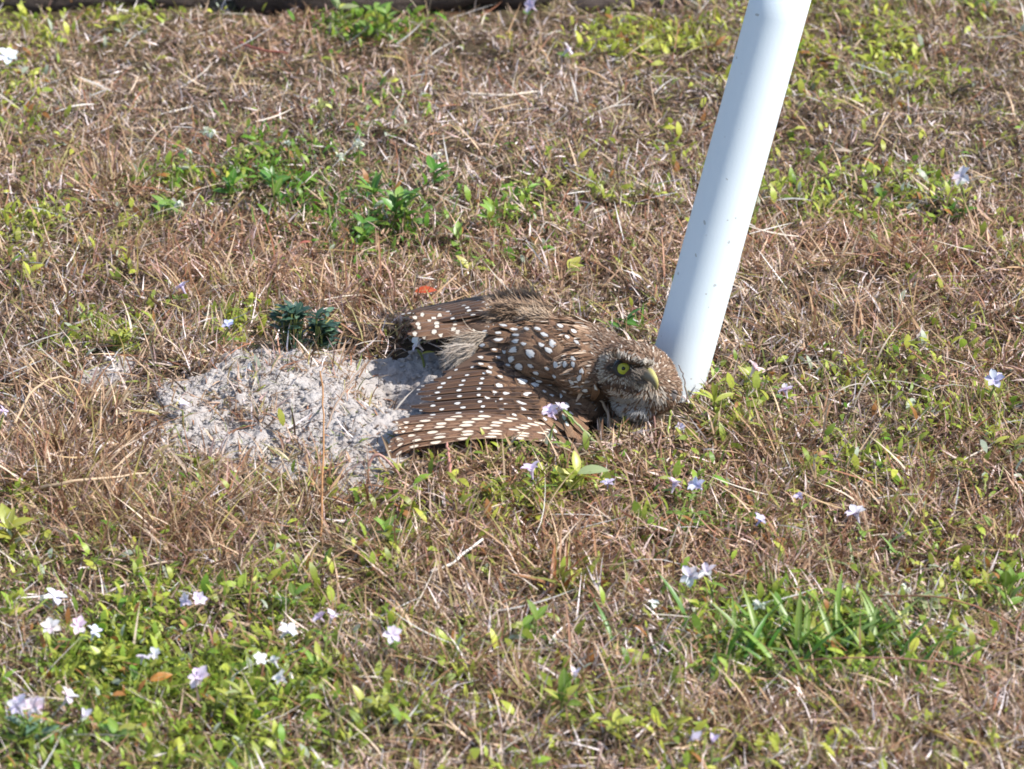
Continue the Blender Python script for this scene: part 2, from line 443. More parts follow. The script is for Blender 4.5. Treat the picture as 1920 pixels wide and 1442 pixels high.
def leafset(name, n, hw):
    """small oval weed leaves, uncountable"""
    x, y = region(int(n * 3.0), False)
    g, hue = green_at(x, y)
    keep = (rng.random(len(x)) < g * .62) & cull(x, y, .01)
    x, y, hue = x[keep][:n], y[keep][:n], hue[keep][:n]; m = len(x)
    Lg = .003 + .010 * rng.random(m) ** 1.9; W = Lg * rng.uniform(.22, .46, m)
    az = rng.uniform(0, 2 * math.pi, m); el = np.clip(rng.normal(.8, .5, m), -.1, 1.45)
    root = np.stack([x, y, H(x, y) + rng.uniform(.001, .011, m)], 1)
    D = np.stack([np.cos(az) * np.cos(el), np.sin(az) * np.cos(el), np.sin(el)], 1)
    B = np.cross(D, [0, 0, 1.]); B /= np.linalg.norm(B, axis=1, keepdims=True) + 1e-6
    N = np.cross(B, D); ro = rng.normal(0, .5, m)[:, None]; N2 = N * np.cos(ro) + B * np.sin(ro); B = np.cross(D, N2)
    rows = []
    prof = [(0, .1), (.25, .85), (.6, 1.), (.85, .55)]
    for t, w in prof:
        c = root + D * (Lg * t)[:, None] - N2 * (Lg * .35 * t * t)[:, None]
        e = N2 * (Lg * .08 * w)[:, None]
        rows += [c - B * (W * w / 2)[:, None] + e, c + B * (W * w / 2)[:, None] + e]
    rows.append(root + D * Lg[:, None] - N2 * (Lg * .35)[:, None])
    V = np.stack(rows, 1); b = (np.arange(m) * 9)[:, None]
    f = np.concatenate([b + np.array([0, 1, 3, 2, 2, 3, 5, 4, 4, 5, 7, 6]), b + np.array([6, 7, 8])], 1).reshape(-1)
    sizes = np.tile([4, 4, 4, 3], m)
    ye, de = np.array([.44, .46, .07]), np.array([.13, .28, .03])
    hh = np.clip(hue + rng.normal(0, .25, m), 0, 1)[:, None]
    c = (ye * (1 - hh) + de * hh) * rng.uniform(.6, 1.35, (m, 1))
    odd = rng.random(m)
    c = np.where((odd < .06)[:, None], np.array([.35, .16, .05]), c)
    c = np.where((odd > .955)[:, None], np.array([.42, .48, .36]), c)
    link(name, mesh_np(name, V.reshape(-1, 3), f, sizes, np.repeat(c, 9, 0), M_GRN, smooth=True), kind='stuff')
leafset('ground_cover_leaves', 60000, 0)
# fallen scraps and fine pale straws on top of the turf
def straws(n):
    x, y = region(n); k = cull(x, y, .12); x, y = x[k], y[k]; n = len(x)
    az = rng.uniform(0, 2 * math.pi, n); Lg = rng.uniform(.015, .05, n); W = rng.uniform(.0007, .0014, n)
    c = np.array([(.62, .55, .46), (.5, .36, .2), (.36, .16, .09), (.7, .68, .64), (.24, .17, .06)])[rng.integers(0, 5, n)] * rng.uniform(.7, 1.1, (n, 1))
    front = (x > -.10) & (x < .15) & (y < -.06) & (y > -.20)
    link('straw_litter', blade_set('straw_litter', x, y, np.where(front, Lg * .4, Lg), W, az, rng.uniform(0, .55, n), rng.normal(-.1, .15, n), c, M_DRY, c, 4,
         sand_top(x, y) + rng.uniform(.002, .012, n), None, 3.), kind='stuff')
straws(2300)

n = 4200
x, y = rng.uniform(sx0, sx1, n), rng.uniform(sy0, sy1, n); k = (sand_sd(x, y) < .005) & (poly_sd(x, y, OWL) > 0); x, y = x[k], y[k]; n = len(x)
c = np.array([(.50, .42, .33), (.30, .21, .14), (.10, .07, .05), (.36, .18, .10), (.2, .24, .07), (.6, .54, .46)])[rng.integers(0, 6, n)]
link('sand_litter', blade_set('sand_litter', x, y, .003 + .018 * rng.random(n) ** 2.5, rng.uniform(.0006, .0018, n), rng.uniform(0, 6.28, n), rng.uniform(0, .9, n), rng.normal(-.3, .3, n), c, M_DRY, c, 3, sand_top(x, y) + .0005), kind='stuff')

# ------------------------------------------------------------------ pole
def mat_pvc():
    m, t, N, L, bs = nt('white_pvc')
    tc = N.new('ShaderNodeTexCoord'); p = tc.outputs['Object']
    n1, n2, n3 = noise(N, L, p, 14, 4), noise(N, L, p, 190, 2, .4), noise(N, L, p, 45, 3)
    c = mixc(N, L, n1.outputs[0], (.66, .745, .80), (.71, .78, .83))
    sp = mth(N, L, 'MULTIPLY', mth(N, L, 'GREATER_THAN', n2.outputs[0], .74), .55)
    c = mixc(N, L, sp, c, (.25, .23, .2))
    sx = N.new('ShaderNodeSeparateXYZ'); L.new(p, sx.inputs[0])
    low = mth(N, L, 'MULTIPLY', mth(N, L, 'SUBTRACT', .10, sx.outputs[2]), 12, clamp=True)
    c = mixc(N, L, mth(N, L, 'MULTIPLY', mth(N, L, 'MULTIPLY', low, n3.outputs[0]), .45), c, (.5, .45, .38))
    L.new(c, bs.inputs['Base Color']); bs.inputs['Roughness'].default_value = .6; bs.inputs['Specular IOR Level'].default_value = .35
    bump(N, L, noise(N, L, p, 600, 3).outputs[0], .12, .0006, bs)
    return m
def lathe(name, prof, mat, seg=48):
    vs_, f = [], []
    for r_, z_ in prof:
        for k in range(seg):
            a = 2 * math.pi * k / seg; vs_.append((r_ * math.cos(a), r_ * math.sin(a), z_))
    for i in range(len(prof) - 1):
        for k in range(seg):
            f += [i * seg + k, i * seg + (k + 1) % seg, (i + 1) * seg + (k + 1) % seg, (i + 1) * seg + k]
    return mesh_np(name, vs_, f, np.full((len(prof) - 1) * seg, 4), mat=mat, smooth=True)
lean = Vector((.262, .15, 1)).normalized()
pole = thing('pvc_pole', POLE + Vector((0, 0, -.02)), 'white plastic pipe leaning out of the turf behind the owl', 'pole')
pole.rotation_euler = lean.to_track_quat('Z', 'Y').to_euler()
R_ = .0201
mp = mat_pvc()
link('pipe', lathe('pipe', [(R_, z) for z in np.linspace(0, .335, 8)] + [(R_ - .003, .335), (R_ - .003, .25)], mp), pole)
link('cap', lathe('cap', [(R_ + .0002, .326), (R_ + .002, .326), (R_ + .002, .344), (R_ + .001, .348), (.012, .350), (.0001, .351)], mp), pole)

# ------------------------------------------------------------------ owl
OW = Vector((.03, -.05, 0.0))
owl = thing('owl', OW, 'brown owl with white spots lying flat with spread wings and one yellow eye open', 'owl')
def ob(name, me, parent):                       # meshes of the owl are written in world space, its origin is on the ground below it
    me.transform(Matrix.Translation(-OW))
    return link(name, me, parent)

def blob_mesh(parts, voxel):
    bm = bmesh.new()
    for c, rad, rz in parts:
        m_ = Matrix.Translation(c) @ Matrix.Rotation(rz[1], 4, 'Y') @ Matrix.Rotation(rz[0], 4, 'Z') @ Matrix.Diagonal((*rad, 1))
        bmesh.ops.create_icosphere(bm, subdivisions=4, radius=1, matrix=m_)
    me = bpy.data.meshes.new('tmp'); bm.to_mesh(me); bm.free()
    o = bpy.data.objects.new('tmp', me); COL.objects.link(o)
    r_ = o.modifiers.new('r', 'REMESH'); r_.mode = 'VOXEL'; r_.voxel_size = voxel
    s_ = o.modifiers.new('s', 'SMOOTH'); s_.iterations = 8; s_.factor = .6
    dg = bpy.context.evaluated_depsgraph_get(); dg.update()
    out = bpy.data.meshes.new_from_object(o.evaluated_get(dg))
    bpy.data.objects.remove(o); bpy.data.meshes.remove(me)
    out.polygons.foreach_set('use_smooth', np.ones(len(out.polygons), bool))
    return out
HEAD = P(1192, 703, -.074)
c_ = .01
body_me = blob_mesh([
    (P(1020, 655, -.002), (4.6 * c_, 3.1 * c_, 2.0 * c_), (0, 0)),
    (P(1070, 668, -.035), (4.2 * c_, 3.2 * c_, 2.3 * c_), (-.4, 0)),
    (P(1125, 690, -.055), (3.2 * c_, 2.8 * c_, 2.2 * c_), (0, 0)),
    (HEAD, (2.8 * c_, 2.6 * c_, 2.15 * c_), (0, .26)),
    (P(1186, 672, -.0965), (1.5 * c_, .55 * c_, .42 * c_), (0, .28)),
    (P(1232, 728, -.078), (1.65 * c_, 1.9 * c_, 1.6 * c_), (0, .3)),
    (P(945, 622, .022), (3.4 * c_, 2.2 * c_, 1.5 * c_), (0, 0)),
    (P(1192, 764, -.084), (1.6 * c_, 1.2 * c_, .85 * c_), (0, .2)),
    (P(1085, 755, -.055), (2.5 * c_, 2.3 * c_, 1.6 * c_), (0, 0)),
    (P(1030, 775, -.045), (4.0 * c_, 3.0 * c_, .9 * c_), (0, 0)),
], .0014)

def mat_feather(name, pattern, base=(.15, .078, .042), dark=(.065, .034, .022), edge=(.30, .19, .115), spot=(.76, .74, .71), freq=6., vc=.78, sr=(.33, .12), off=.22, phase=0., side=1, vmin=0.):
    m, t, N, L, bs = nt(name)
    tc = N.new('ShaderNodeTexCoord'); oi = N.new('ShaderNodeObjectInfo')
    s = N.new('ShaderNodeSeparateXYZ'); L.new(tc.outputs['UV'], s.inputs[0])
    u, v = s.outputs[0], s.outputs[1]
    au = mth(N, L, 'ABSOLUTE', mth(N, L, 'SUBTRACT', u, .5))
    cb = N.new('ShaderNodeCombineXYZ')                          # barbs run out and forward from the shaft
    L.new(mth(N, L, 'MULTIPLY', mth(N, L, 'SUBTRACT', v, mth(N, L, 'MULTIPLY', au, .35)), 70), cb.inputs[0])
    L.new(mth(N, L, 'MULTIPLY', u, 2), cb.inputs[1]); L.new(mth(N, L, 'MULTIPLY', oi.outputs['Random'], 50), cb.inputs[2])
    barb = noise(N, L, cb.outputs[0], 1.0, 3, .6)
    c = mixc(N, L, oi.outputs['Random'], base, tuple(b * 1.9 for b in base))
    c = mixc(N, L, mth(N, L, 'MULTIPLY', mth(N, L, 'SUBTRACT', barb.outputs[0], .36), 3.2, clamp=True), mixc(N, L, .85, c, dark), c)
    ef = mth(N, L, 'MULTIPLY', mth(N, L, 'SUBTRACT', au, .36), 7, clamp=True)
    c = mixc(N, L, mth(N, L, 'MULTIPLY', ef, .75), c, edge)
    blot = noise(N, L, tc.outputs['UV'], 7, 2); blot.noise_dimensions = '4D'; L.new(mth(N, L, 'MULTIPLY', oi.outputs['Random'], 90), blot.inputs['W'])
    jit = mth(N, L, 'ADD', mth(N, L, 'MULTIPLY', mth(N, L, 'SUBTRACT', barb.outputs[0], .5), .9), mth(N, L, 'MULTIPLY', mth(N, L, 'SUBTRACT', blot.outputs[0], .44), 2.6))
    if pattern == 'one':
        dv = mth(N, L, 'DIVIDE', mth(N, L, 'SUBTRACT', v, vc), sr[1]); du = mth(N, L, 'DIVIDE', mth(N, L, 'SUBTRACT', u, .5), sr[0])
        e = mth(N, L, 'ADD', mth(N, L, 'MULTIPLY', dv, dv), mth(N, L, 'MULTIPLY', du, du))
        dk = mth(N, L, 'LESS_THAN', mth(N, L, 'ADD', e, jit), 1.9)
        c = mixc(N, L, mth(N, L, 'MULTIPLY', dk, .75), c, dark)
        c = mixc(N, L, mth(N, L, 'MULTIPLY', mth(N, L, 'SUBTRACT', 1.12, mth(N, L, 'ADD', e, jit)), 3.2, clamp=True), c, mixc(N, L, barb.outputs[0], tuple(a * .72 for a in spot), spot))
    elif pattern == 'rows':
        ph = phase if not isinstance(phase, str) else mth(N, L, 'MULTIPLY', oi.outputs['Random'], 1.0 if phase == 'r' else .22)
        fr = mth(N, L, 'SUBTRACT', mth(N, L, 'FRACT', mth(N, L, 'ADD', mth(N, L, 'MULTIPLY', v, freq), ph)), .5)
        dv = mth(N, L, 'DIVIDE', fr, sr[1]); du = mth(N, L, 'DIVIDE', mth(N, L, 'SUBTRACT', mth(N, L, 'SUBTRACT', u, .5), side * off), sr[0])
        e = mth(N, L, 'ADD', mth(N, L, 'MULTIPLY', dv, dv), mth(N, L, 'MULTIPLY', du, du))
        dk = mth(N, L, 'LESS_THAN', mth(N, L, 'ADD', e, jit), 2.4)
        c = mixc(N, L, mth(N, L, 'MULTIPLY', dk, .6), c, dark)
        e = mth(N, L, 'ADD', e, mth(N, L, 'MULTIPLY', mth(N, L, 'LESS_THAN', v, vmin), 9))
        c = mixc(N, L, mth(N, L, 'MULTIPLY', mth(N, L, 'SUBTRACT', 1.12, mth(N, L, 'ADD', e, jit)), 3.2, clamp=True), c, mixc(N, L, barb.outputs[0], tuple(a * .72 for a in spot), spot))
        c = mixc(N, L, mth(N, L, 'LESS_THAN', au, .03), c, tuple(.5 * a + .1 for a in base))
    L.new(c, bs.inputs['Base Color']); bs.inputs['Roughness'].default_value = .62
    bs.inputs['Specular IOR Level'].default_value = .3
    bump(N, L, barb.outputs[0], .35, .001, bs)
    thin(N, L, bs, c, .08, N['Material Output'])
    return m
SIDE = -1
F_ONE = mat_feather('covert_spotted', 'one', sr=(.30, .13), vc=.80)
F_PLAIN = mat_feather('covert_plain', 'none', base=(.19, .105, .058), edge=(.36, .24, .15))
F_SEC = mat_feather('secondary_spotted', 'rows', base=(.088, .045, .025), dark=(.022, .012, .009), freq=6.4, sr=(.11, .125), off=.31, edge=(.20, .11, .06), phase='s', vmin=.40, side=SIDE)
F_PRI = mat_feather('primary_spotted', 'rows', base=(.17, .09, .05), freq=8.2, sr=(.13, .24), off=.33, edge=(.40, .26, .17), spot=(.80, .68, .54), phase='r', dark=(.06, .03, .02), side=SIDE)
F_TAIL = mat_feather('tail_barred', 'rows', base=(.15, .08, .045), freq=4.7, sr=(.30, .13), off=.16, spot=(.78, .70, .58), phase='s', side=SIDE)
F_BODYM = mat_blade('body_plumage', .05, .7, .2)

def feather(name, pts, nrm, W, mat, parent, lift=(0., .0012), tilt=0., round_=.8, cols=7, camber=.12, base_w=.55, side=0.):
    """a feather whose shaft follows pts (Vectors), with normals nrm"""
    n = len(pts); vs_, uv, f = [], [], []
    for i in range(n):
        v = i / (n - 1)
        a, b = pts[max(0, i - 1)], pts[min(n - 1, i + 1)]
        d = (b - a).normalized(); nn = (nrm[i] - d * nrm[i].dot(d)).normalized(); bb = d.cross(nn)
        w = W * (base_w + (1 - base_w) * min(1, v * 2.2))
        if v > round_: w *= math.sqrt(max(0.015, 1 - ((v - round_) / (1 - round_)) ** 2))
        l = lift[0] + (lift[1] - lift[0]) * v
        for j in range(cols):
            u = j / (cols - 1) - .5
            edge = .0
            p = pts[i] + bb * (u * w) + nn * (l - camber * W * 4 * u * u + tilt * u * w)
            vs_.append(p); uv.append((u + .5, v))
    for i in range(n - 1):
        for j in range(cols - 1):
            a = i * cols + j; f += [a, a + 1, a + cols + 1, a + cols]
    me = mesh_np(name, [tuple(p) for p in vs_], f, np.full((n - 1) * (cols - 1), 4), mat=mat, uv=uv, smooth=True)
    return ob(name, me, parent)

# near wing: leading edge, middle and trailing edge, from the shoulder down to the lowest primary (crop x, crop y, depth)
Ls = [(1000, 235, .004), (1075, 330, -.018), (1120, 470, -.042), (1150, 590, -.064), (1185, 700, -.084), (1190, 800, -.104), (1110, 900, -.124)]
Ts = [(660, 262, .006), (600, 370, -.014), (420, 500, -.040), (380, 590, -.062), (380, 690, -.084), (300, 770, -.108), (240, 880, -.134)]
def interp(tab, s_):
    k = s_ * (len(tab) - 1); i = min(int(k), len(tab) - 2); f_ = k - i
    g_ = lambda j: Vector(tab[max(0, min(len(tab) - 1, j))])
    p0, p1, p2, p3 = g_(i - 1), g_(i), g_(i + 1), g_(i + 2)
    return .5 * ((2 * p1) + (p2 - p0) * f_ + (2 * p0 - 5 * p1 + 4 * p2 - p3) * f_ ** 2 + (3 * p1 - p0 - 3 * p2 + p3) * f_ ** 3)
def S(s_, t):
    a = interp(Ls, s_); b = interp(Ts, s_); c = a.lerp(b, t)
    p = Z(c.x, c.y, c.y * 0 + c.z)
    return p + Vector((0, -.35, .9)) * (.0055 * 4 * t * (1 - t) * (1 - .6 * s_)) + Vector((0, 0, -.004))
def surf_mesh(name, Sf, ns, ntt, mat):
    vv = np.array([[Sf(i / (ns - 1), j / (ntt - 1))[:] for j in range(ntt)] for i in range(ns)])
    return grid_mesh(name, vv[..., 0], vv[..., 1], vv[..., 2], mat)
M_UNDER = nt('feather_underlayer')
M_UNDER[4].inputs['Base Color'].default_value = (.10, .055, .032, 1); M_UNDER[4].inputs['Roughness'].default_value = .8
M_UNDER = M_UNDER[0]
wing_me = surf_mesh('wing', S, 30, 30, M_UNDER)
def bvh(me):
    return BVHTree.FromPolygons([v.co.copy() for v in me.vertices], [tuple(p.vertices) for p in me.polygons])
T_W, T_B = bvh(wing_me), bvh(body_me)
def cast(tree, zx, zy):
    d = ray(680 + zx / 2.8235, 520 + zy / 2.8235)
    h = tree.ray_cast(CAM, d)
    if h[0] is None: return None
    nn = h[1]
    if nn.dot(d) > 0: nn = -nn
    return h[0], nn
wing = ob('wing', wing_me, owl)
SHIFT = (0, 0)
def shaft(zx, zy, ang, length, n=8, trees=(T_W, T_B)):
    """trace a shaft over the plumage: tip at (zx,zy); feather direction ang (deg, 180 = to the left, 200 = left and down)"""
    a = math.radians(ang); out = []
    last = None
    for i in range(n):
        t = (1 - i / (n - 1)) * length
        x_, y_ = zx - math.cos(a) * t, zy + math.sin(a) * t
        best = None
        for tr in trees:
            h = cast(tr, x_, y_)
            if h and (best is None or (h[0] - CAM).length < (best[0] - CAM).length): best = h
        if best is None: best = last
        if best is None: return None
        last = best; out.append(best)
    return [h[0] for h in out], [h[1] for h in out]
# secondaries: nearly level, tips to the left
nsec = 11
for i in range(nsec):
    f_ = i / (nsec - 1)
    jt = rnd.uniform(-.012, .012); s0, s1 = .30 + .50 * f_ + jt * .4, .27 + .53 * f_ + jt
    pts, nn = [], []
    for k in range(14):
        v = k / 13
        t = .30 + .72 * v
        sc = s0 + (s1 - s0) * v
        p = S(sc, min(t, 1.)); 
        if t > 1: p = p + (S(sc, 1.) - S(sc, .98)) * ((t - 1) / .02)
        e1, e2 = S(sc, min(t, .97) + .02) - S(sc, min(t, .97)), S(min(sc + .02, 1), min(t, 1.)) - S(min(sc + .02, 1) - .02, min(t, 1.))
        q = e1.cross(e2).normalized()
        if q.z < 0: q = -q
        # fan the tips out to the left, the highest and the lowest reaching furthest
        pts.append(p); nn.append(q)
    ext = (pts[-1] - pts[-2]).normalized()
    reach = .011 + rnd.uniform(-.005, .005)
    for k in range(8, 14): pts[k] = pts[k] + ext * reach * ((k - 7) / 6) ** 1.3 + Vector((0, 0, -.002 * ((k - 7) / 6)))
    feather('secondary_feather', pts, nn, .0118, F_SEC, wing, (.001 + .0003 * i, .001 + .0003 * i), tilt=-.34, round_=.9, camber=.12)
# primaries: a long sheaf along the front edge, tips curling down to the left
npri = 8
for i in range(npri):
    f_ = i / (npri - 1); jy = rnd.uniform(-9, 9); jl = rnd.uniform(-25, 25)
    a = [(1080 + 20 * f_, 800 + 75 * f_, -.100 - .016 * f_), (880, 752 + 92 * f_, -.108 - .018 * f_), (640, 722 + 108 * f_, -.111 - .020 * f_),
         (400, 728 + 128 * f_ + jy * .6, -.113 - .022 * f_), (230 - 10 * f_ + jl * .5, 742 + 150 * f_ + jy, -.114 - .024 * f_), (185 - 60 * f_ + jl, 752 + 225 * f_ ** 1.3 + jy * 1.6, -.116 - .030 * f_)]
    pts, nn = [], []
    for k in range(18):
        c = interp(a, k / 17)
        pts.append(Z(c.x, c.y, c.z)); nn.append(Vector((0, -.30, .95)).normalized())
    feather('primary_feather', pts, nn, .0092, F_PRI, wing, (0, .0), tilt=-.42 + .1 * f_, round_=.72, camber=.16)
# spotted coverts: crop x, crop y of each white spot, its length and width in crop pixels, feather direction
SPOTS = [(752, 273, 45, 22, 175), (808, 293, 52, 24, 175), (825, 320, 42, 18, 180), (825, 348, 38, 28, 185), (725, 310, 38, 17, 180), (725, 342, 58, 24, 185),
         (664, 277, 34, 16, 180), (655, 300, 30, 14, 180), (648, 368, 32, 16, 190), (815, 390, 52, 34, 190), (803, 432, 42, 30, 190), (900, 408, 64, 42, 145), (932, 288, 42, 20, 165), (968, 318, 50, 22, 160),
         (955, 368, 38, 22, 150), (1010, 362, 46, 36, 125), (990, 393, 46, 28, 145), (842, 467, 42, 36, 175), (902, 465, 40, 22, 155), (930, 498, 36, 18, 160),
         (945, 537, 40, 20, 165), (910, 550, 42, 26, 165), (845, 565, 66, 46, 165), (913, 585, 50, 38, 165), (980, 580, 50, 24, 160), (870, 634, 56, 32, 195),
         (762, 635, 46, 34, 165), (740, 665, 38, 28, 175), (762, 690, 34, 24, 170), (735, 712, 42, 18, 185), (725, 590, 46, 34, 165), (730, 543, 40, 16, 170),
         (670, 517, 40, 20, 170), (678, 492, 30, 16, 175), (630, 440, 40, 20, 180), (628, 476, 36, 16, 180), (660, 655, 36, 16, 160), (656, 682, 36, 18, 155),
         (865, 362, 26, 16, 170), (880, 290, 30, 14, 170), (1048, 275, 40, 28, 160), (1118, 302, 40, 28, 155), (840, 682, 70, 24, 165), (852, 718, 38, 22, 150), (832, 740, 38, 20, 170),
         (780, 742, 34, 14, 180), (1036, 466, 40, 34, 120), (1084, 466, 34, 34, 105), (1122, 440, 34, 26, 120), (1124, 466, 32, 26, 110), (1166, 500, 40, 26, 80), (1155, 530, 46, 26, 60),
         (1115, 548, 40, 24, 130), (1182, 588, 34, 26, 170), (1246, 572, 36, 22, 70), (1225, 660, 34, 16, 60), (1052, 640, 26, 14, 160), (1000, 640, 30, 16, 170), (1020, 700, 28, 14, 150),
         (1060, 780, 44, 20, 110), (1075, 815, 30, 14, 120), (1100, 740, 30, 12, 140), (960, 620, 26, 12, 170), (1045, 905, 30, 12, 100), (1110, 860, 30, 12, 120), (1010, 850, 36, 14, 140), (960, 790, 30, 12, 150),
         (880, 790, 30, 12, 160), (800, 770, 30, 12, 165), (985, 480, 28, 14, 150), (770, 480, 26, 12, 175), (720, 440, 30, 14, 175), (700, 400, 30, 14, 180), (760, 400, 28, 12, 180), (700, 625, 26, 12, 170),
         (1140, 360, 26, 12, 150), (1085, 330, 24, 12, 150), (1080, 690, 26, 12, 130), (1030, 520, 26, 12, 140), (1080, 590, 26, 12, 140)]
F_SP = [mat_feather('covert_spotted_%s' % k, 'one', base=b_, sr=(.30, .15), vc=.78) for k, b_ in (('dark', (.13, .07, .038)), ('mid', (.19, .105, .058)), ('warm', (.25, .15, .085)))]
def put_covert(zx, zy, sl, sw, ang, name, mat, lift):
    a = math.radians(ang)
    sl *= .92; sw *= .92; length = sl / .30 * .92; width = sw / .58
    if zy > 755: lift = (lift[0] + .0035, lift[1] + .0035)
    length = max(length, 85); width = max(width, 30)
    tipx, tipy = zx + math.cos(a) * length * .22, zy - math.sin(a) * length * .22
    sh = shaft(tipx, tipy, ang, length)
    if not sh: return
    feather(name, sh[0], sh[1], width / 2.8235 / M * 1.12, mat, wing, lift, tilt=rnd.uniform(-.1, .1), round_=.68, cols=6, camber=.09, base_w=.7)
# plain coverts fill between the spotted ones
for q in range(170):
    s_ = rnd.random() ** .8 * .96; t = rnd.uniform(.0, .62)
    a = interp(Ls, s_); b = interp(Ts, s_); c = a.lerp(b, t)
    put_covert(c.x, c.y, rnd.uniform(26, 42), rnd.uniform(17, 28), 168 + rnd.uniform(-14, 14) - 25 * (1 - t) * (s_ < .6) - (25 if s_ > .8 else 0), 'covert_feather', F_PLAIN, (.0002, .0020 + rnd.random() * .0008))
for q, (zx, zy, sl, sw, ang) in enumerate(SPOTS):
    put_covert(zx, zy, sl, sw, ang, 'spotted_covert_feather', F_SP[rnd.choice((0, 1, 1, 2))], (.0008, .0034 + .0004 * rnd.random()))

# far wing, spread away on the other side
Ls2 = [(1010, 215, .012), (960, 150, .035), (900, 110, .055), (820, 112, .075), (740, 140, .090)]
Ts2 = [(640, 250, .014), (600, 205, .032), (560, 180, .045), (500, 160, .058), (440, 155, .068)]
def S2(s_, t):
    a = interp(Ls2, s_); b = interp(Ts2, s_); c = a.lerp(b, t)
    return Z(c.x, c.y, c.z) + Vector((0, 0, .006 * 4 * t * (1 - t)))
w2_me = surf_mesh('wing', S2, 14, 14, M_UNDER)
T_W2 = bvh(w2_me)
wing2 = ob('wing', w2_me, owl)
for i in range(8):
    f_ = i / 7; pts, nn = [], []
    for k in range(12):
        v = k / 11; t = .25 + .75 * v
        p = S2(.1 + .85 * f_, t)
        p = p + Vector((-.032 * max(0, v - .4) / .6, 0, -.006 * v * f_))
        pts.append(p); nn.append(Vector((0, -.1, 1)).normalized())
    feather('flight_feather', pts, nn, .010, F_SEC, wing2, (.001, .001), tilt=-.2, round_=.88)

# tail
tail = ob('tail', blob_mesh([(Z(680, 262, .012), (.018, .012, .005), (0, 0))], .0015), owl); tail.data.materials.append(M_UNDER)
for i in range(8):
    f_ = i / 7; pts, nn = [], []
    for k in range(12):
        v = k / 11
        zx = 720 - (440 + 45 * math.sin(i * 2.3)) * v; zy = 228 + 22 * v + (f_ - .5) * (30 + 95 * v)
        pts.append(Z(zx, zy, .026 - .020 * f_)); nn.append(Vector((0, -.35, .93)).normalized())
    feather('tail_feather', pts, nn, .0098, F_TAIL, tail, (0, 0), tilt=-.15, round_=.88)

# body plumage: thousands of small soft feathers over the body mesh
me = body_me
me.calc_loop_triangles()
vco = np.array([v.co[:] for v in me.vertices]); tri = np.array([t_.vertices[:] for t_ in me.loop_triangles])
ab = np.cross(vco[tri[:, 1]] - vco[tri[:, 0]], vco[tri[:, 2]] - vco[tri[:, 0]])
area = np.linalg.norm(ab, axis=1)
def sample(n):
    k = rng.choice(len(tri), n, p=area / area.sum())
    r1, r2 = rng.random(n), rng.random(n); fl = r1 + r2 > 1; r1[fl], r2[fl] = 1 - r1[fl], 1 - r2[fl]
    p = vco[tri[k, 0]] + (vco[tri[k, 1]] - vco[tri[k, 0]]) * r1[:, None] + (vco[tri[k, 2]] - vco[tri[k, 0]]) * r2[:, None]
    nn = ab[k] / area[k][:, None]
    return p, nn
body_me.materials.append(M_UNDER)
body = ob('body', body_me, owl)
HV = np.array(HEAD[:])
def crop_xy(p):
    x_, y_ = to_px(p[:, 0], p[:, 1], p[:, 2]); return (x_ - 1060) * 6.553, (y_ - 600) * 6.553     # in the enlarged head crop
def headside(p): return p[:, 0] > .035
eyeH = cast(T_B, (1168 - 680) * 2.8235, (690.5 - 520) * 2.8235)
beakH = cast(T_B, (1212 - 680) * 2.8235, (704 - 520) * 2.8235)
E = np.array(eyeH[0][:]); BK = np.array(beakH[0][:])
def plumage(name, n, sel, L0, L1, W0, W1, colour, flow, lift=.12):
    p, nn = sample(n)
    k = sel(p, nn); p, nn = p[k], nn[k]; n = len(p)
    fl = flow(p, nn); fl = fl + rng.normal(0, .18, fl.shape)
    fl -= nn * (fl * nn).sum(1, keepdims=True); fl /= np.linalg.norm(fl, axis=1, keepdims=True) + 1e-9
    col, tip = colour(p, nn)
    roll = np.cross(fl, nn); r_ = rng.normal(0, .25, n)[:, None]; n2 = nn * np.cos(r_) + roll * np.sin(r_)
    Lg, W = rng.uniform(L0, L1, n), rng.uniform(W0, W1, n)
    near_eye = np.linalg.norm(p - E, axis=1)
    Lg = np.where(near_eye < .012, Lg * .6, Lg)
    m_ = ribbons(name, p + nn * rng.uniform(-.0002, .0006, n)[:, None], fl, n2, Lg, W, np.full(n, lift), rng.normal(-.05, .1, n), col, F_BODYM, 3, 2.6, None, tip)
    o = ob(name, m_, body); o['kind'] = 'stuff'
def c_body(p, nn):
    n = len(p)
    c = np.array([(.19, .115, .07), (.14, .08, .048), (.27, .18, .12), (.40, .30, .22)])[rng.choice(4, n, p=[.4, .3, .2, .1])] * rng.uniform(.8, 1.2, (n, 1))
    tip = c * 1.3
    w = rng.random(n) < .10; tip[w] = (.72, .66, .58)
    return c, tip
def f_body(p, nn): return np.tile(np.array([-1., -.15, -.25]), (len(p), 1))
def on_wing(p):
    x_, y_ = to_px(p[:, 0], p[:, 1], p[:, 2])
    lo = [(a - 20, b + 14) for a, b, _ in Ls]; hi = [(a, b + 14) for a, b, _ in Ts][::-1]
    return poly_sd((x_ - 680) * 2.8235, (y_ - 520) * 2.8235, lo + hi) < 0
plumage('back_plumage', 9000, lambda p, q: (p[:, 0] < .055) & (q[:, 2] > -.4) & ~on_wing(p), .007, .013, .0013, .0028, c_body, f_body, .16)
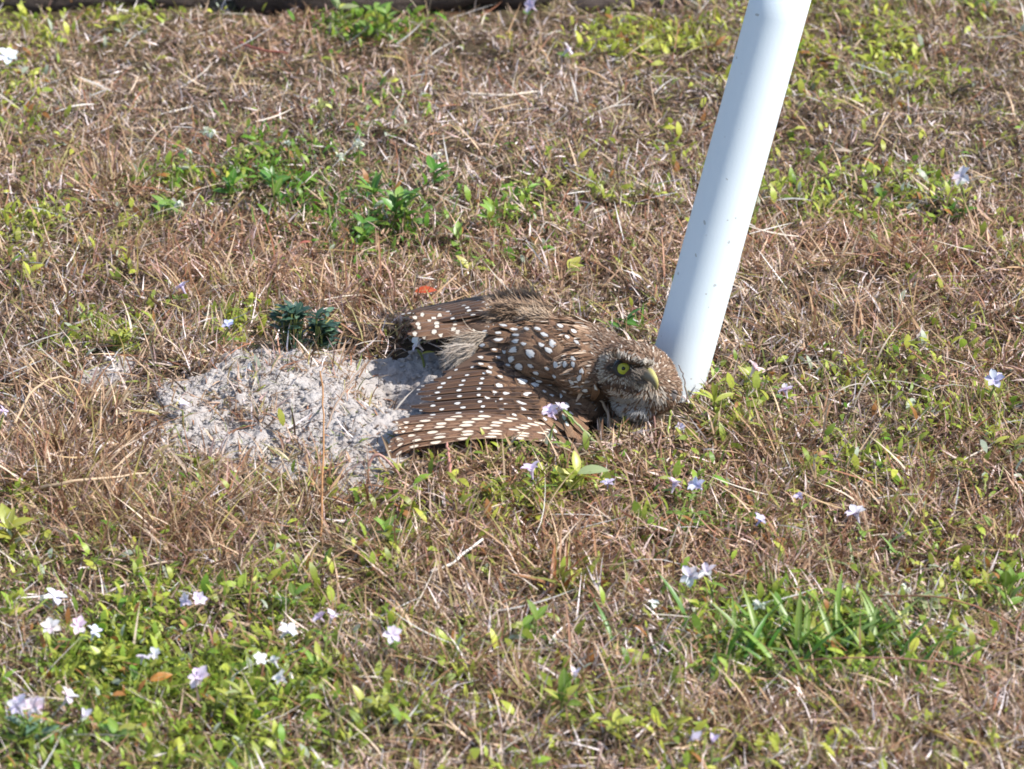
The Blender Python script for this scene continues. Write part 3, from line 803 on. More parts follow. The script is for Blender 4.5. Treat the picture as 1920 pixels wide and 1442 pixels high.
def c_head(p, nn):
    n = len(p); X_, Y_ = crop_xy(p); r = rng.random(n)
    crown = np.array([(.17, .10, .065), (.12, .072, .046), (.25, .165, .11)])[rng.choice(3, n)] * rng.uniform(.8, 1.2, (n, 1))
    tip = crown * 1.15
    streak = r < .26; tip[streak] = (.50, .40, .31)
    w = (r < .05); crown[w] = (.5, .42, .34); tip[w] = (.78, .74, .68)
    # facial disc
    d = np.hypot((X_ - 690) / 1.25, (Y_ - 610))
    disc = (X_ > 430) & (X_ < 1080) & (Y_ > 430 + np.maximum(0, X_ - 700) * .30) & (Y_ < 790 + np.maximum(0, X_ - 700) * .12)
    g = np.array([(.34, .29, .23), (.24, .19, .15), (.46, .41, .34)])[rng.choice(3, n)] * rng.uniform(.8, 1.15, (n, 1))
    crown = np.where(disc[:, None], g, crown); tip = np.where(disc[:, None], g * 1.1, tip)
    lore = (X_ > 790) & (X_ < 1010) & (Y_ > 560) & (Y_ < 760) & (rng.random(n) < .7)
    crown[lore] = (.17, .135, .10); tip[lore] = (.22, .18, .14)
    eyeline = ((X_ - 710) / 235) ** 2 + ((Y_ - 590) / 120) ** 2 < 1
    k = eyeline & (rng.random(n) < .85) & (Y_ < 655); crown[k] = (.05, .038, .03); tip[k] = (.10, .075, .06)
    # pale brow running from above the eye down to the beak
    by = 455 + np.maximum(0, X_ - 690) * .27
    brow = (X_ > 640) & (X_ < 1120) & (np.abs(Y_ - by) < 26)
    crown[brow] = (.42, .37, .31); tip[brow] = (.60, .56, .50)
    # lower rim of the disc, dark over pale streaks
    ry = 770 + (X_ - 480) * .22
    rim = (X_ > 440) & (X_ < 1080) & (np.abs(Y_ - ry) < 34); q = rim & (rng.random(n) < .62)
    crown[q] = (.065, .042, .032); tip[q] = (.09, .06, .045)
    ry2 = ry + 75; rim = (X_ > 480) & (X_ < 1200) & (np.abs(Y_ - ry2) < 50); q = rim & (rng.random(n) < .72)
    crown[q] = (.38, .31, .25); tip[q] = (.56, .50, .43)
    # chin and malar below the beak
    ch = (X_ > 930) & (X_ < 1230) & (Y_ > 800) & (Y_ < 1010); q = ch & (rng.random(n) < .75)
    crown[q] = (.44, .37, .30); tip[q] = (.62, .55, .47)
    # throat, its grey partly shading put into the feather colour
    th = (Y_ > 940) & (X_ > 540) & (X_ < 1040); q = th & (rng.random(n) < .95)
    crown[q] = (.25, .24, .235); tip[q] = (.36, .35, .34)
    # dark side of the neck below the ear
    nk = (X_ < 560) & (Y_ > 780); crown[nk] = np.array([.09, .052, .034]); tip[nk] = (.15, .09, .055)
    w = nk & (rng.random(n) < .06); tip[w] = (.7, .66, .6)
    return crown * .92, tip * .86
def f_head(p, nn):
    away = p - BK; away /= np.linalg.norm(away, axis=1, keepdims=True) + 1e-9
    f = away + np.array([-.25, .05, -.02])
    X_, Y_ = crop_xy(p)
    from_eye = p - E; de = np.linalg.norm(from_eye, axis=1, keepdims=True)
    f = np.where(de < .016, from_eye / (de + 1e-9), f)
    return f
notin = lambda p, a, r: np.linalg.norm(p - a, axis=1) > r
plumage('head_plumage', 34000, lambda p, q: (p[:, 0] > .048) & (p[:, 2] > .004) & notin(p, E, .0056) & notin(p, BK, .0012) & ~on_wing(p), .0028, .0050, .0007, .0014, c_head, f_head, .05)

# soft pale down at the flank and scruffy feathers along the back
def tuft(name, n, zx0, zx1, zy0, zy1, y, ang, spread, L0, L1, c0, c1, w=.0006, parent=None):
    rx, ry = rng.uniform(zx0, zx1, n), rng.uniform(zy0, zy1, n)
    root = np.array([Z(a, b, y)[:] for a, b in zip(rx, ry)])
    a = np.radians(ang) + rng.normal(0, spread, n)
    D = np.stack([np.cos(a), rng.normal(-.15, .25, n), np.sin(a)], 1); D /= np.linalg.norm(D, axis=1, keepdims=True)
    N = np.tile(np.array([0, -.5, .85]), (n, 1)); N = N - D * (N * D).sum(1, keepdims=True); N /= np.linalg.norm(N, axis=1, keepdims=True)
    t = rng.random((n, 1)); c = np.array(c0) * (1 - t) + np.array(c1) * t
    m_ = ribbons(name, root, D, N, rng.uniform(L0, L1, n), np.full(n, w), np.zeros(n), rng.normal(0, .2, n), c, F_BODYM, 4, 1.5, rng.normal(0, .2, n), c)
    o = ob(name, m_, parent or body); o['kind'] = 'stuff'
tuft('flank_down', 1300, 560, 670, 290, 410, -.004, 208, .34, .006, .020, (.24, .17, .12), (.56, .49, .40), .0005)
tuft('flank_down', 500, 490, 600, 350, 430, -.012, 205, .25, .006, .016, (.38, .31, .25), (.56, .50, .43), .0005)
tuft('scapular_fluff', 1300, 720, 1010, 150, 245, .012, 165, .4, .008, .016, (.20, .125, .075), (.42, .31, .22), .0009)
tuft('scapular_fluff', 1000, 720, 960, 105, 165, .05, 160, .5, .007, .016, (.19, .12, .07), (.44, .33, .24), .0009)
tuft('scapular_fluff', 350, 880, 1010, 195, 270, .0, 150, .3, .008, .014, (.34, .24, .16), (.52, .42, .32), .0009)

# eye
def simple(name, col, rough=.5, spec=.5, emit=None):
    m, t, N, L, bs = nt(name); bs.inputs['Base Color'].default_value = (*col, 1)
    bs.inputs['Roughness'].default_value = rough; bs.inputs['Specular IOR Level'].default_value = spec
    return m
def disc(name, c, axis_, r_, bulge, mat, rings=6, seg=32, inner=0.):
    q = axis_.to_track_quat('Z', 'Y'); vs_, f, uv = [], [], []
    for i in range(rings + 1):
        rr = inner + (r_ - inner) * i / rings
        for k in range(seg):
            a = 2 * math.pi * k / seg
            vs_.append(tuple(c + q @ Vector((rr * math.cos(a), rr * math.sin(a), bulge * (1 - (rr / r_) ** 2))))); uv.append((i / rings, k / seg))
    for i in range(rings):
        for k in range(seg): f += [i * seg + k, i * seg + (k + 1) % seg, (i + 1) * seg + (k + 1) % seg, (i + 1) * seg + k]
    return mesh_np(name, vs_, f, np.full(rings * seg, 4), mat=mat, uv=uv, smooth=True)
look = Vector((.16, -.95, .28)).normalized()
EC = Vector(E) + look * .0011
m_iris, t_, N_, L_, bs_ = nt('yellow_iris')
tcn = N_.new('ShaderNodeTexCoord'); nz = noise(N_, L_, tcn.outputs['Object'], 900, 3)
sx_ = N_.new('ShaderNodeSeparateXYZ'); L_.new(tcn.outputs['UV'], sx_.inputs[0])
ci = mixc(N_, L_, nz.outputs[0], (.28, .29, .01), (.50, .50, .03))
ci = mixc(N_, L_, mth(N_, L_, 'MULTIPLY', mth(N_, L_, 'SUBTRACT', sx_.outputs[0], .7), 2.5, clamp=True), ci, (.22, .26, .01))
L_.new(ci, bs_.inputs['Base Color']); bs_.inputs['Roughness'].default_value = .3
bm = bmesh.new(); bmesh.ops.create_uvsphere(bm, u_segments=32, v_segments=20, radius=.0062, matrix=Matrix.Translation(EC - look * .0058))
me_ = bpy.data.meshes.new('eye'); bm.to_mesh(me_); bm.free(); me_.materials.append(simple('eye_black', (.012, .01, .01), .2))
me_.polygons.foreach_set('use_smooth', np.ones(len(me_.polygons), bool))
eye = ob('eye', me_, owl)
ob('iris', disc('iris', EC + look * .0003, look, .0046, .0006, m_iris, inner=.0013), eye)
ob('pupil', disc('pupil', EC + look * .00045, look, .0016, .0005, simple('pupil_black', (.004, .004, .004), .15), inner=.00001), eye)
# eyelid rim: a black almond ring
def ring(name, c, ax, rx, ry, rt, mat, seg=40, ts=8, rot=0., top=1.):
    q = ax.to_track_quat('Z', 'Y'); vs_, f = [], []
    for k in range(seg):
        a = 2 * math.pi * k / seg
        cx_, cy_ = rx * math.cos(a), ry * math.sin(a) * (top if math.sin(a) > 0 else 1)
        o_ = Vector((math.cos(a), math.sin(a), 0))
        w = rt * (1 + .45 * abs(math.cos(a)) ** 3)
        for j in range(ts):
            b = 2 * math.pi * j / ts
            v = Vector((cx_, cy_, 0)) + o_ * w * math.cos(b) + Vector((0, 0, 1)) * w * .6 * math.sin(b)
            v = Matrix.Rotation(rot, 3, 'Z') @ v
            vs_.append(tuple(c + q @ v))
    for k in range(seg):
        for j in range(ts):
            a, b = k * ts, ((k + 1) % seg) * ts
            f += [a + j, a + (j + 1) % ts, b + (j + 1) % ts, b + j]
    return mesh_np(name, vs_, f, np.full(seg * ts, 4), mat=mat, smooth=True)
ob('eyelid', ring('eyelid', EC + look * .0002, look, .0056, .0049, .0012, simple('eyelid_black', (.02, .016, .014), .6), top=.93), eye)
# closed far eye, a grey lid with a dark slit low on the far cheek
fe = cast(T_B, (1262 - 680) * 2.8235, (742 - 520) * 2.8235)
if fe:
    fo = fe[0]
    lid_me = blob_mesh([(fo, (.0028, .0016, .0045), (0, .35))], .0005); lid_me.materials.append(simple('grey_eyelid', (.20, .17, .16), .8))
    lid = ob('closed_eyelid', lid_me, owl)
    cr_ = [fo + Vector((-.002, -.004, .0055)), fo + Vector((.001, -.0045, .004)), fo + Vector((.0045, -.003, .001))]
    feather('lash_line', cr_, [Vector((0, -1, .2))] * 3, .0016, simple('lash_black', (.02, .015, .012), .8), lid, (0, 0))
# beak: hooked, grey sides with a yellow ridge
def loft(name, centers, radii, mat, ax=Vector((0, 0, 1)), seg=20, colfn=None):
    vs_, f, cc = [], [], []
    n = len(centers)
    for i in range(n):
        d = (centers[min(n - 1, i + 1)] - centers[max(0, i - 1)]).normalized()
        s1 = d.cross(ax).normalized(); s2 = s1.cross(d).normalized()
        for k in range(seg):
            a = 2 * math.pi * k / seg
            vs_.append(tuple(centers[i] + s1 * (radii[i][0] * math.cos(a)) + s2 * (radii[i][1] * math.sin(a))))
            cc.append(colfn(i / (n - 1), math.sin(a)) if colfn else (1, 1, 1))
    for i in range(n - 1):
        for k in range(seg): f += [i * seg + k, i * seg + (k + 1) % seg, (i + 1) * seg + (k + 1) % seg, (i + 1) * seg + k]
    return mesh_np(name, vs_, f, np.full((n - 1) * seg, 4), cc, mat, smooth=True)
yb = BK[1]
ctrl = [P(1200, 699, yb + .005), P(1211, 700, yb - .0015), P(1219, 704, yb - .0065), P(1226, 713, yb - .0095), P(1229.5, 723, yb - .0098), P(1231, 731, yb - .0085)]
cen = [];
for k in range(16):
    cen.append(interp([tuple(c) for c in ctrl], k / 15))
rad = [(.0032 * (1 - (k / 15) ** 1.6) + .0003, .0044 * (1 - (k / 15) ** 2.0) + .0003) for k in range(16)]
def bcol(v, s_):
    k = max(0, min(1, (s_ - .35) * 2.2)) ; k = max(k, (v - .7) * 2 if v > .7 else 0); k = min(1, k)
    return tuple(a * (1 - k) + b * k for a, b in zip((.17, .15, .115), (.40, .37, .13)))
m_beak = mat_blade('beak_horn', .0, .55, .35)
tuft('lore_bristles', 260, 1415, 1500, 478, 560, yb - .0045, -25, .35, .003, .007, (.12, .095, .075), (.32, .27, .22), .0005)
bax = Vector((.75, -.35, .6)).normalized()
ob('beak', loft('beak', cen, rad, m_beak, bax, colfn=bcol), owl)
# feet tucked under the breast, mostly hidden
m_foot = simple('foot_skin', (.30, .25, .19), .8)
for sx_ in (0, 1):
    c0 = Vector((.04 - .03 * sx_, -.062 + .02 * sx_, .012))
    ft = loft('foot', [c0, c0 + Vector((.012, -.006, -.004)), c0 + Vector((.022, -.01, -.009))], [(.0035, .0035), (.003, .003), (.0028, .0022)], m_foot)
    fo_ = ob('foot', ft, owl)
    for a in (-.7, 0., .7):
        e = c0 + Vector((.022, -.01, -.009)); d_ = Vector((math.cos(a - .4), math.sin(a - .4), -.05))
        ob('toe', loft('toe', [e, e + d_ * .008, e + d_ * .015 + Vector((0, 0, -.001)), e + d_ * .019 + Vector((0, 0, -.003))], [(.0018, .0018), (.0016, .0016), (.001, .001), (.0002, .0002)], m_foot, seg=8), fo_)

# ------------------------------------------------------------------ plants one can pick out
def leaf_mesh(name, wl, fold=.25, curve=.3):
    prof = [(0, .06), (.12, .5), (.3, .88), (.5, 1.), (.72, .78), (.9, .34), (1., .0)]
    vs_, uv, f = [], [], []
    for t, w in prof:
        for u in (-1, 0, 1):
            vs_.append((t, u * w * wl / 2, -curve * t * t + fold * abs(u) * w * wl / 2)); uv.append((.5 + .5 * u, t))
    for i in range(len(prof) - 1):
        for j in range(2):
            a = i * 3 + j; f += [a, a + 1, a + 4, a + 3]
    return mesh_np(name, vs_, f, np.full((len(prof) - 1) * 2, 4), mat=M_LEAF, uv=uv, smooth=True)
LEAF = [leaf_mesh('leaf_oval', .44, .3, .25), leaf_mesh('leaf_lance', .27, .4, .35), leaf_mesh('leaf_narrow', .13, .5, .3), leaf_mesh('leaf_round', .72, .2, .15), leaf_mesh('leaf_blade', .10, .5, .45)]
def petal_mesh():
    prof = [(0, .35), (.3, .65), (.55, .92), (.8, .7), (1., .05)]
    vs_, f = [], []
    for t, w in prof:
        for u in (-1, 0, 1): vs_.append((t, u * w * .30, -.30 * t ** 3 + .28 * (1 - t) * 0 + .07 * abs(u) - (.06 if u == 0 else 0)))
    for i in range(4):
        for j in range(2):
            a = i * 3 + j; f += [a, a + 1, a + 4, a + 3]
    return mesh_np('petal', vs_, f, np.full(8, 4), mat=M_PETAL, smooth=True)
PETAL = petal_mesh()
TUBE = lathe('flower_tube', [(.08, -1.0), (.11, -.6), (.2, -.2), (.34, .0), (.20, -.12), (.05, -.3)], M_PETAL, 10)
def stem_mesh(pts, r0, r1, seg=6):
    rads = [(r0 + (r1 - r0) * i / (len(pts) - 1),) * 2 for i in range(len(pts))]
    return loft('stem', pts, rads, M_STEM, Vector((.3, .9, .1)).normalized(), seg)
def bez(a, b, c, n=8):
    return [a * (1 - t) ** 2 + b * 2 * t * (1 - t) + c * t * t for t in [i / (n - 1) for i in range(n)]]
def place(name, me, parent, loc, az, el, roll, size, col):
    o = link(name, me, parent, loc, col)
    o.rotation_euler = (Matrix.Rotation(az, 3, 'Z') @ Matrix.Rotation(-el, 3, 'Y') @ Matrix.Rotation(roll, 3, 'X')).to_euler()
    o.scale = (size,) * 3
    return o
def jit(c, a=.2):
    k = rnd.uniform(1 - a, 1 + a); return tuple(min(1, v * k * rnd.uniform(.93, 1.07)) for v in c)
GRN = {'y': (.42, .45, .08), 'g': (.19, .32, .05), 'd': (.09, .23, .03), 'b': (.13, .24, .16), 'k': (.045, .10, .075), 'o': (.40, .20, .05), 'p': (.30, .37, .17)}  # the k tone is leaf green darkened to stand for shade

def flower(px, py, size, label, hgt=None, heads=1, leaves=4, tone=0, bud=False, lean_=0.):
    """lilac wildflower whose bloom is seen at the pixel; size in photo pixels"""
    hz = hgt if hgt is not None else rnd.uniform(.016, .028)
    q = G(px, py, hz)
    hz0 = h1(q.x, q.y)
    q = G(px, py, hz + hz0)
    scale = (q - CAM).length / D0
    dia = size / M * scale * 1.12
    base = Vector((q.x + rnd.uniform(-.006, .006) + lean_, q.y + rnd.uniform(-.004, .008), 0)); base.z = h1(base.x, base.y) - .002
    root = thing('wildflower', base, label, 'flower', 'lilac wildflowers in the turf')
    top = q - base
    st = bez(Vector((0, 0, 0)), Vector((top.x * .1, top.y * .1, top.z * .6)), top + Vector((0, 0, -dia * .42)))
    link('stem', stem_mesh(st, .0010, .0006), root, (0, 0, 0), jit((.16, .2, .05)))
    offs = [Vector((0, 0, 0))] if heads == 1 else [Vector((math.cos(a) * dia * .27, math.sin(a) * dia * .25, rnd.uniform(-.1, .1) * dia)) for a in [2 * math.pi * k / heads + rnd.random() for k in range(heads)]]
    hd = dia if heads == 1 else dia * .62
    for of in offs:
        c = top + of
        tones = [(.76, .70, .83), (.80, .76, .84), (.62, .58, .80), (.84, .83, .86)]
        col = jit(tones[tone], .06)
        ax = Vector((rnd.uniform(-.8, .8), rnd.uniform(-.8, .3), .9)).normalized()
        rot = ax.to_track_quat('Z', 'Y')
        hdo = link('bloom', TUBE, root, c, col)
        hdo.rotation_euler = rot.to_euler(); hdo.scale = (hd * .5,) * 3
        if bud:
            for k in range(3):
                o = link('petal', PETAL, hdo, (0, 0, -.3), col)
                o.rotation_euler = (Matrix.Rotation(k * 2.1, 3, 'Z') @ Matrix.Rotation(-1.25, 3, 'Y')).to_euler(); o.scale = (1.7, 1.5, 1.2)
        else:
            nP = rnd.choice((5, 6, 6))
            for k in range(nP):
                o = link('petal', PETAL, hdo, (0, 0, -.03), jit(col, .05))
                o.rotation_euler = (Matrix.Rotation(2 * math.pi * k / nP + rnd.uniform(-.15, .15), 3, 'Z') @ Matrix.Rotation(-rnd.uniform(.1, .95), 3, 'Y')).to_euler()
                kk = rnd.uniform(.85, 1.1); o.scale = (kk, kk * 1.25, kk)
    for k in range(leaves):
        t = rnd.uniform(.35, .95); p = st[int(t * 7)]
        az = k * 2.4 + rnd.uniform(-.5, .5)
        place('leaf', LEAF[rnd.choice((0, 1, 1))], root, p, az, rnd.uniform(.1, .9), rnd.uniform(-.4, .4), rnd.uniform(.007, .013) * scale, jit(GRN[rnd.choice('ygg')]))
    return root
FL = [
 (15, 105, 40, 'lilac wildflower in the dry turf at the upper left corner of the lawn', dict(leaves=2)),
 (995, 11, 32, 'lilac wildflower beside the dark fallen branch, furthest from the owl', dict(leaves=2)),
 (1065, 93, 28, 'small pale wildflower in far turf, left of the white pole near its visible top', dict(leaves=2)),
 (1803, 330, 40, 'lone star-shaped lilac wildflower in dry turf right of the white pole', dict(hgt=.03, leaves=2)),
 (340, 537, 30, 'lone pale lilac wildflower above the small grey sand streak on the left', dict(leaves=2)),
 (428, 608, 24, 'bluish wildflower left of the hollow made for shade', dict(tone=2, leaves=3)),
 (465, 690, 28, 'whitish wildflower on the back rim of the pale sand', dict(tone=3, hgt=.01, leaves=2)),
 (342, 757, 28, 'lilac wildflower on the left part of the sand patch', dict(hgt=.012, leaves=2)),
 (6, 770, 20, 'small violet wildflower cut by the left edge, level with the sand', dict(tone=2, leaves=2)),
 (783, 645, 30, 'pale wildflower just below the barred tail feathers of the owl', dict(tone=3, hgt=.014, leaves=2)),
 (1040, 772, 52, 'lilac wildflower standing right in front of the spotted wing of the owl', dict(hgt=.036, leaves=1, heads=3)),
 (996, 880, 36, 'lilac wildflower below the wing of the owl, upper one of a close pair', dict(leaves=3)),
 (1002, 906, 26, 'whitish wildflower below the wing of the owl, lower one of a close pair', dict(tone=1, hgt=.01, leaves=2)),
 (1140, 905, 26, 'dull violet wildflower in the turf below the chin of the owl', dict(tone=2, leaves=2)),
 (1265, 908, 32, 'lilac wildflower below the head of the owl, left one of a twin pair', dict(leaves=3)),
 (1306, 910, 34, 'lilac wildflower below the head of the owl, right one of a twin pair', dict(leaves=3)),
 (1415, 690, 36, 'pale lilac wildflower right of the foot of the white pole', dict(tone=1, leaves=3)),
 (1472, 731, 32, 'pinkish wildflower a little lower and right of the one by the foot of the pole', dict(leaves=3)),
 (1865, 712, 36, 'violet-blue wildflower by the right edge, level with the eye of the owl', dict(tone=2, leaves=2)),
 (1605, 962, 40, 'large lilac wildflower alone in the turf lower right of the owl', dict(leaves=3)),
 (1426, 975, 28, 'bluish-white wildflower seen side-on between the twin pair and the large lone bloom', dict(tone=2, leaves=2)),
 (1294, 1080, 40, 'pale trumpet wildflower, left one of the touching pair above the green grass clump', dict(tone=1, leaves=2)),
 (1326, 1072, 36, 'pale trumpet wildflower, right one of the touching pair above the green grass clump', dict(tone=1, leaves=2)),
 (1225, 1131, 26, 'small whitish wildflower below left of the touching trumpet pair', dict(tone=3, leaves=2)),
 (1003, 1150, 15, 'tiny white bud below the reddish grass tuft', dict(tone=3, bud=True, leaves=2)),
 (105, 1118, 42, 'lilac wildflower topmost of the group at the lower left', dict(leaves=5)),
 (95, 1176, 36, 'lilac wildflower below the topmost one of the lower left group, over yellow-green leaves', dict(leaves=6)),
 (148, 1173, 34, 'lilac wildflower left one of two that lean together at the lower left', dict(leaves=4)),
 (177, 1186, 32, 'lilac wildflower right one of two that lean together at the lower left', dict(leaves=4)),
 (363, 1130, 46, 'broad lilac wildflower at the back rim of the lower left green patch', dict(leaves=5, heads=2)),
 (280, 1232, 42, 'lilac wildflower beside an orange leaf in the lower left green patch', dict(leaves=4, heads=2)),
 (373, 1270, 42, 'drooping lilac trumpet in the middle of the lower left green patch', dict(leaves=5, tone=1)),
 (48, 1322, 66, 'largest lilac wildflower, a full head of several blooms near the lower left corner', dict(leaves=6, heads=4, hgt=.03)),
 (128, 1306, 38, 'lilac wildflower just right of the largest full flower head', dict(leaves=4)),
 (157, 1342, 26, 'closed white bud right of the largest full flower head', dict(tone=3, bud=True, leaves=2)),
 (540, 1182, 42, 'whitish wildflower left of the tall double bloom in the lower left', dict(tone=1, leaves=4)),
 (612, 1160, 46, 'tall double lilac bloom at the right end of the lower left flowers', dict(leaves=5, heads=2, hgt=.032)),
 (735, 1188, 34, 'lone lilac wildflower with upright leaves right of the tall double bloom', dict(leaves=5)),
 (500, 1237, 46, 'flat whitish double bloom over yellow-green leaves below the tall double bloom', dict(tone=3, leaves=5, heads=2)),
 (527, 1271, 30, 'pale bluish wildflower just below the flat whitish double bloom', dict(tone=3, leaves=4)),
 (1078, 1265, 22, 'small lilac bud low in the turf below the middle of the lawn', dict(bud=True, leaves=3)),
 (1298, 1385, 28, 'closed lilac bud at the bottom edge, left of a red-brown calyx', dict(bud=True, leaves=2)),
 (1337, 1388, 22, 'closed lilac bud at the bottom edge, right of a red-brown calyx', dict(bud=True, leaves=2)),
 (1276, 801, 20, 'small pink wildflower on the turf just below the cheek of the owl', dict(hgt=.008, leaves=1)),
 (1498, 930, 20, 'faint violet wildflower above and left of the large lone bloom', dict(tone=2, leaves=2)),
]
for px, py, sz, lab, kw in FL: flower(px, py, sz, lab, **kw)

def plant(name, px, py, n, Lp, kind, col, label, cat='plant', up=.9, hgt=.012, group=None, tipcol=None, seat=None):
    """leafy weed; its middle is seen at the pixel; Lp = leaf length in photo pixels"""
    q = G(px, py, hgt * .6); base = Vector((q.x, q.y, 0)); base.z = h1(q.x, q.y) - .001
    sc = (q - CAM).length / D0
    root = thing(name, base, label, cat, group)
    Lm = Lp / M * sc
    nst = max(1, n // 6)
    for s_ in range(nst):
        b = Vector((rnd.uniform(-1, 1), rnd.uniform(-1, 1), 0)) * Lm * .55 * (nst > 1)
        top = b + Vector((rnd.uniform(-.3, .3) * Lm, rnd.uniform(-.3, .3) * Lm, hgt * rnd.uniform(.7, 1.2)))
        pts = bez(b, b + Vector((0, 0, hgt * .5)), top)
        link('stem', stem_mesh(pts, .0009, .0006), root, (0, 0, 0), jit((.17, .19, .05)))
        for k in range(n // nst):
            p = pts[rnd.choice((2, 3, 4, 5, 6, 7, 7))]
            az = k * 2.4 + rnd.uniform(-.6, .6)
            c = GRN[tipcol] if tipcol and rnd.random() < .1 else GRN[col]
            place('leaf', LEAF[kind], root, p, az, up * rnd.uniform(.3, 1.3), rnd.uniform(-.5, .5), Lm * rnd.uniform(.65, 1.15), jit(c, .3))
    return root
W_ = 'broad-leaved weeds in the turf'
PL = [
 (530, 345, 22, 36, 0, 'd', 'bright green upright weed, tallest of the patch in the upper left', .95, .03),
 (427, 342, 10, 32, 0, 'd', 'small green weed left of the tallest upright weed', 1., .02),
 (318, 392, 12, 34, 0, 'g', 'green weed low beside a white leaf, left end of the upper patch', .7, .014),
 (700, 350, 14, 40, 1, 'd', 'green narrow-leaved weed above the densest green clump', 1.1, .025),
 (760, 400, 34, 38, 0, 'd', 'densest deep green clump of weeds behind the owl', .8, .024),
 (690, 432, 20, 34, 0, 'd', 'low dark green weed at the lower left of the densest clump', .6, .012),
 (812, 345, 9, 34, 0, 'd', 'small green weed above right of the densest clump', .7, .016),
 (862, 440, 8, 42, 0, 'g', 'broad-leaved green weed right of the densest clump', .8, .016),
 (915, 410, 9, 34, 0, 'g', 'green weed with few upright leaves, second right of the densest clump', 1., .02),
 (988, 352, 10, 30, 1, 'g', 'thin weed with white tips, upper right of the densest clump', .9, .022),
 (872, 488, 7, 42, 0, 'y', 'yellow-green weed behind the tail of the owl', .8, .014),
 (1058, 506, 8, 40, 0, 'y', 'yellow-green weed behind the back of the owl', .5, .012),
 (705, 48, 26, 36, 0, 'g', 'green weed patch in front of the dark fallen branch', .8, .022),
 (640, 32, 9, 34, 0, 'p', 'pale weed at the back, left of the green patch by the branch', .8, .02),
 (228, 48, 14, 26, 0, 'y', 'yellow-green weed near the top left edge of the lawn', .7, .014),
 (1166, 612, 6, 42, 0, 'd', 'green leaf cluster peeping over the crown of the owl', .6, .018),
 (1338, 768, 6, 46, 1, 'y', 'upright yellow-green sprout beside the foot of the white pole', 1.3, .02),
 (228, 652, 26, 30, 0, 'y', 'yellow-green weed at the back rim of the sand, left', .7, .016),
 (546, 650, 130, 28, 0, 'k', 'weed with shade painted into its dark bluish leaves, in the hollow behind the sand, left one', .7, .028),
 (606, 644, 130, 28, 0, 'k', 'weed with shade painted into its dark bluish leaves, in the hollow behind the sand, right one', .7, .028),
 (450, 640, 14, 24, 0, 'y', 'small yellow weed between the bluish wildflower and the hollow', .6, .01),
 (32, 1005, 10, 56, 0, 'y', 'yellow-green weed with large leaves at the left edge below the sand', .9, .02),
 (1072, 918, 9, 56, 0, 'y', 'yellow-green weed with broad leaves in the shade below the wing', .9, .018),
 (995, 855, 7, 40, 0, 'd', 'dark green weed under the front edge of the wing', .6, .01),
 (735, 1002, 10, 42, 0, 'g', 'green weed left of centre below the wing tips', .8, .016),
 (1290, 985, 20, 40, 1, 'g', 'spreading rosette weed with an orange heart below the twin flowers', .4, .012),
 (545, 1125, 10, 42, 0, 'g', 'green weed above the tall double bloom', .9, .02),
 (1862, 1248, 3, 48, 3, 'g', 'single round green leaf low at the right edge', .3, .008),
 (1885, 835, 12, 36, 0, 'y', 'yellow weed at the right edge below the violet flower', .8, .016),
 (1895, 1115, 12, 46, 0, 'g', 'green weed with tall leaves at the right edge', 1.2, .024),
 (990, 1195, 12, 38, 0, 'g', 'green weed right below the tiny white bud', 1.1, .02),
 (700, 1330, 18, 38, 0, 'y', 'yellow-green weed at the bottom, left of the middle', .9, .018),
 (210, 1385, 24, 44, 0, 'g', 'green weed with wide leaves at the bottom left below the closed white bud', .6, .016),
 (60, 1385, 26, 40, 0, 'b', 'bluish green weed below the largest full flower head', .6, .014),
 (200, 1240, 24, 40, 0, 'y', 'yellow-green weed between the leaning flowers and the closed bud', .9, .02),
 (450, 1310, 26, 42, 1, 'y', 'yellow-green weed with lance leaves below the drooping trumpet', .8, .02),
 (600, 1240, 22, 42, 1, 'g', 'green weed with upright lance leaves below the tall double bloom', 1.2, .02),
 (1070, 1320, 12, 44, 0, 'g', 'green weed with tall leaf below the small lilac bud', 1.2, .022),
 (1170, 1375, 14, 34, 0, 'y', 'pale yellow weed at the bottom right of the middle', .8, .014),
 (1545, 385, 8, 28, 0, 'y', 'small yellow-green sprout right of the pole in the middle distance', 1., .016),
 (1655, 372, 10, 26, 0, 'g', 'small bright green weed right of the pole, below left of the star-shaped flower', 1., .014),
 (1800, 405, 12, 26, 0, 'd', 'green weed below the star-shaped flower at the right', .8, .012),
 (1690, 75, 16, 26, 0, 'y', 'yellow-green weed in the far turf right of the pole', .8, .012),
 (1210, 95, 20, 26, 0, 'y', 'mustard yellow weed in the far turf left of the pole', .6, .012),
 (1290, 100, 12, 24, 0, 'y', 'smaller mustard weed right beside the white pole in the far turf', .6, .012),
 (1410, 715, 10, 36, 0, 'y', 'yellow-green weed under the pale flower right of the pole foot', .8, .012),
 (1740, 1150, 24, 34, 0, 'p', 'pale silvery green weed mat right of the grass clump', .6, .014),
 (1600, 1175, 14, 36, 1, 'g', 'green weed with lance leaves between grass clump and silvery mat', .9, .02),
]
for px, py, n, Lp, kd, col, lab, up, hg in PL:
    plant('weed', px, py, n, Lp, kd, col, lab, up=up, hgt=hg, group=W_, tipcol={'y': 'p', 'p': 'y', 'd': 'g', 'g': 'y', 'b': 'g', 'k': 'b'}[col])

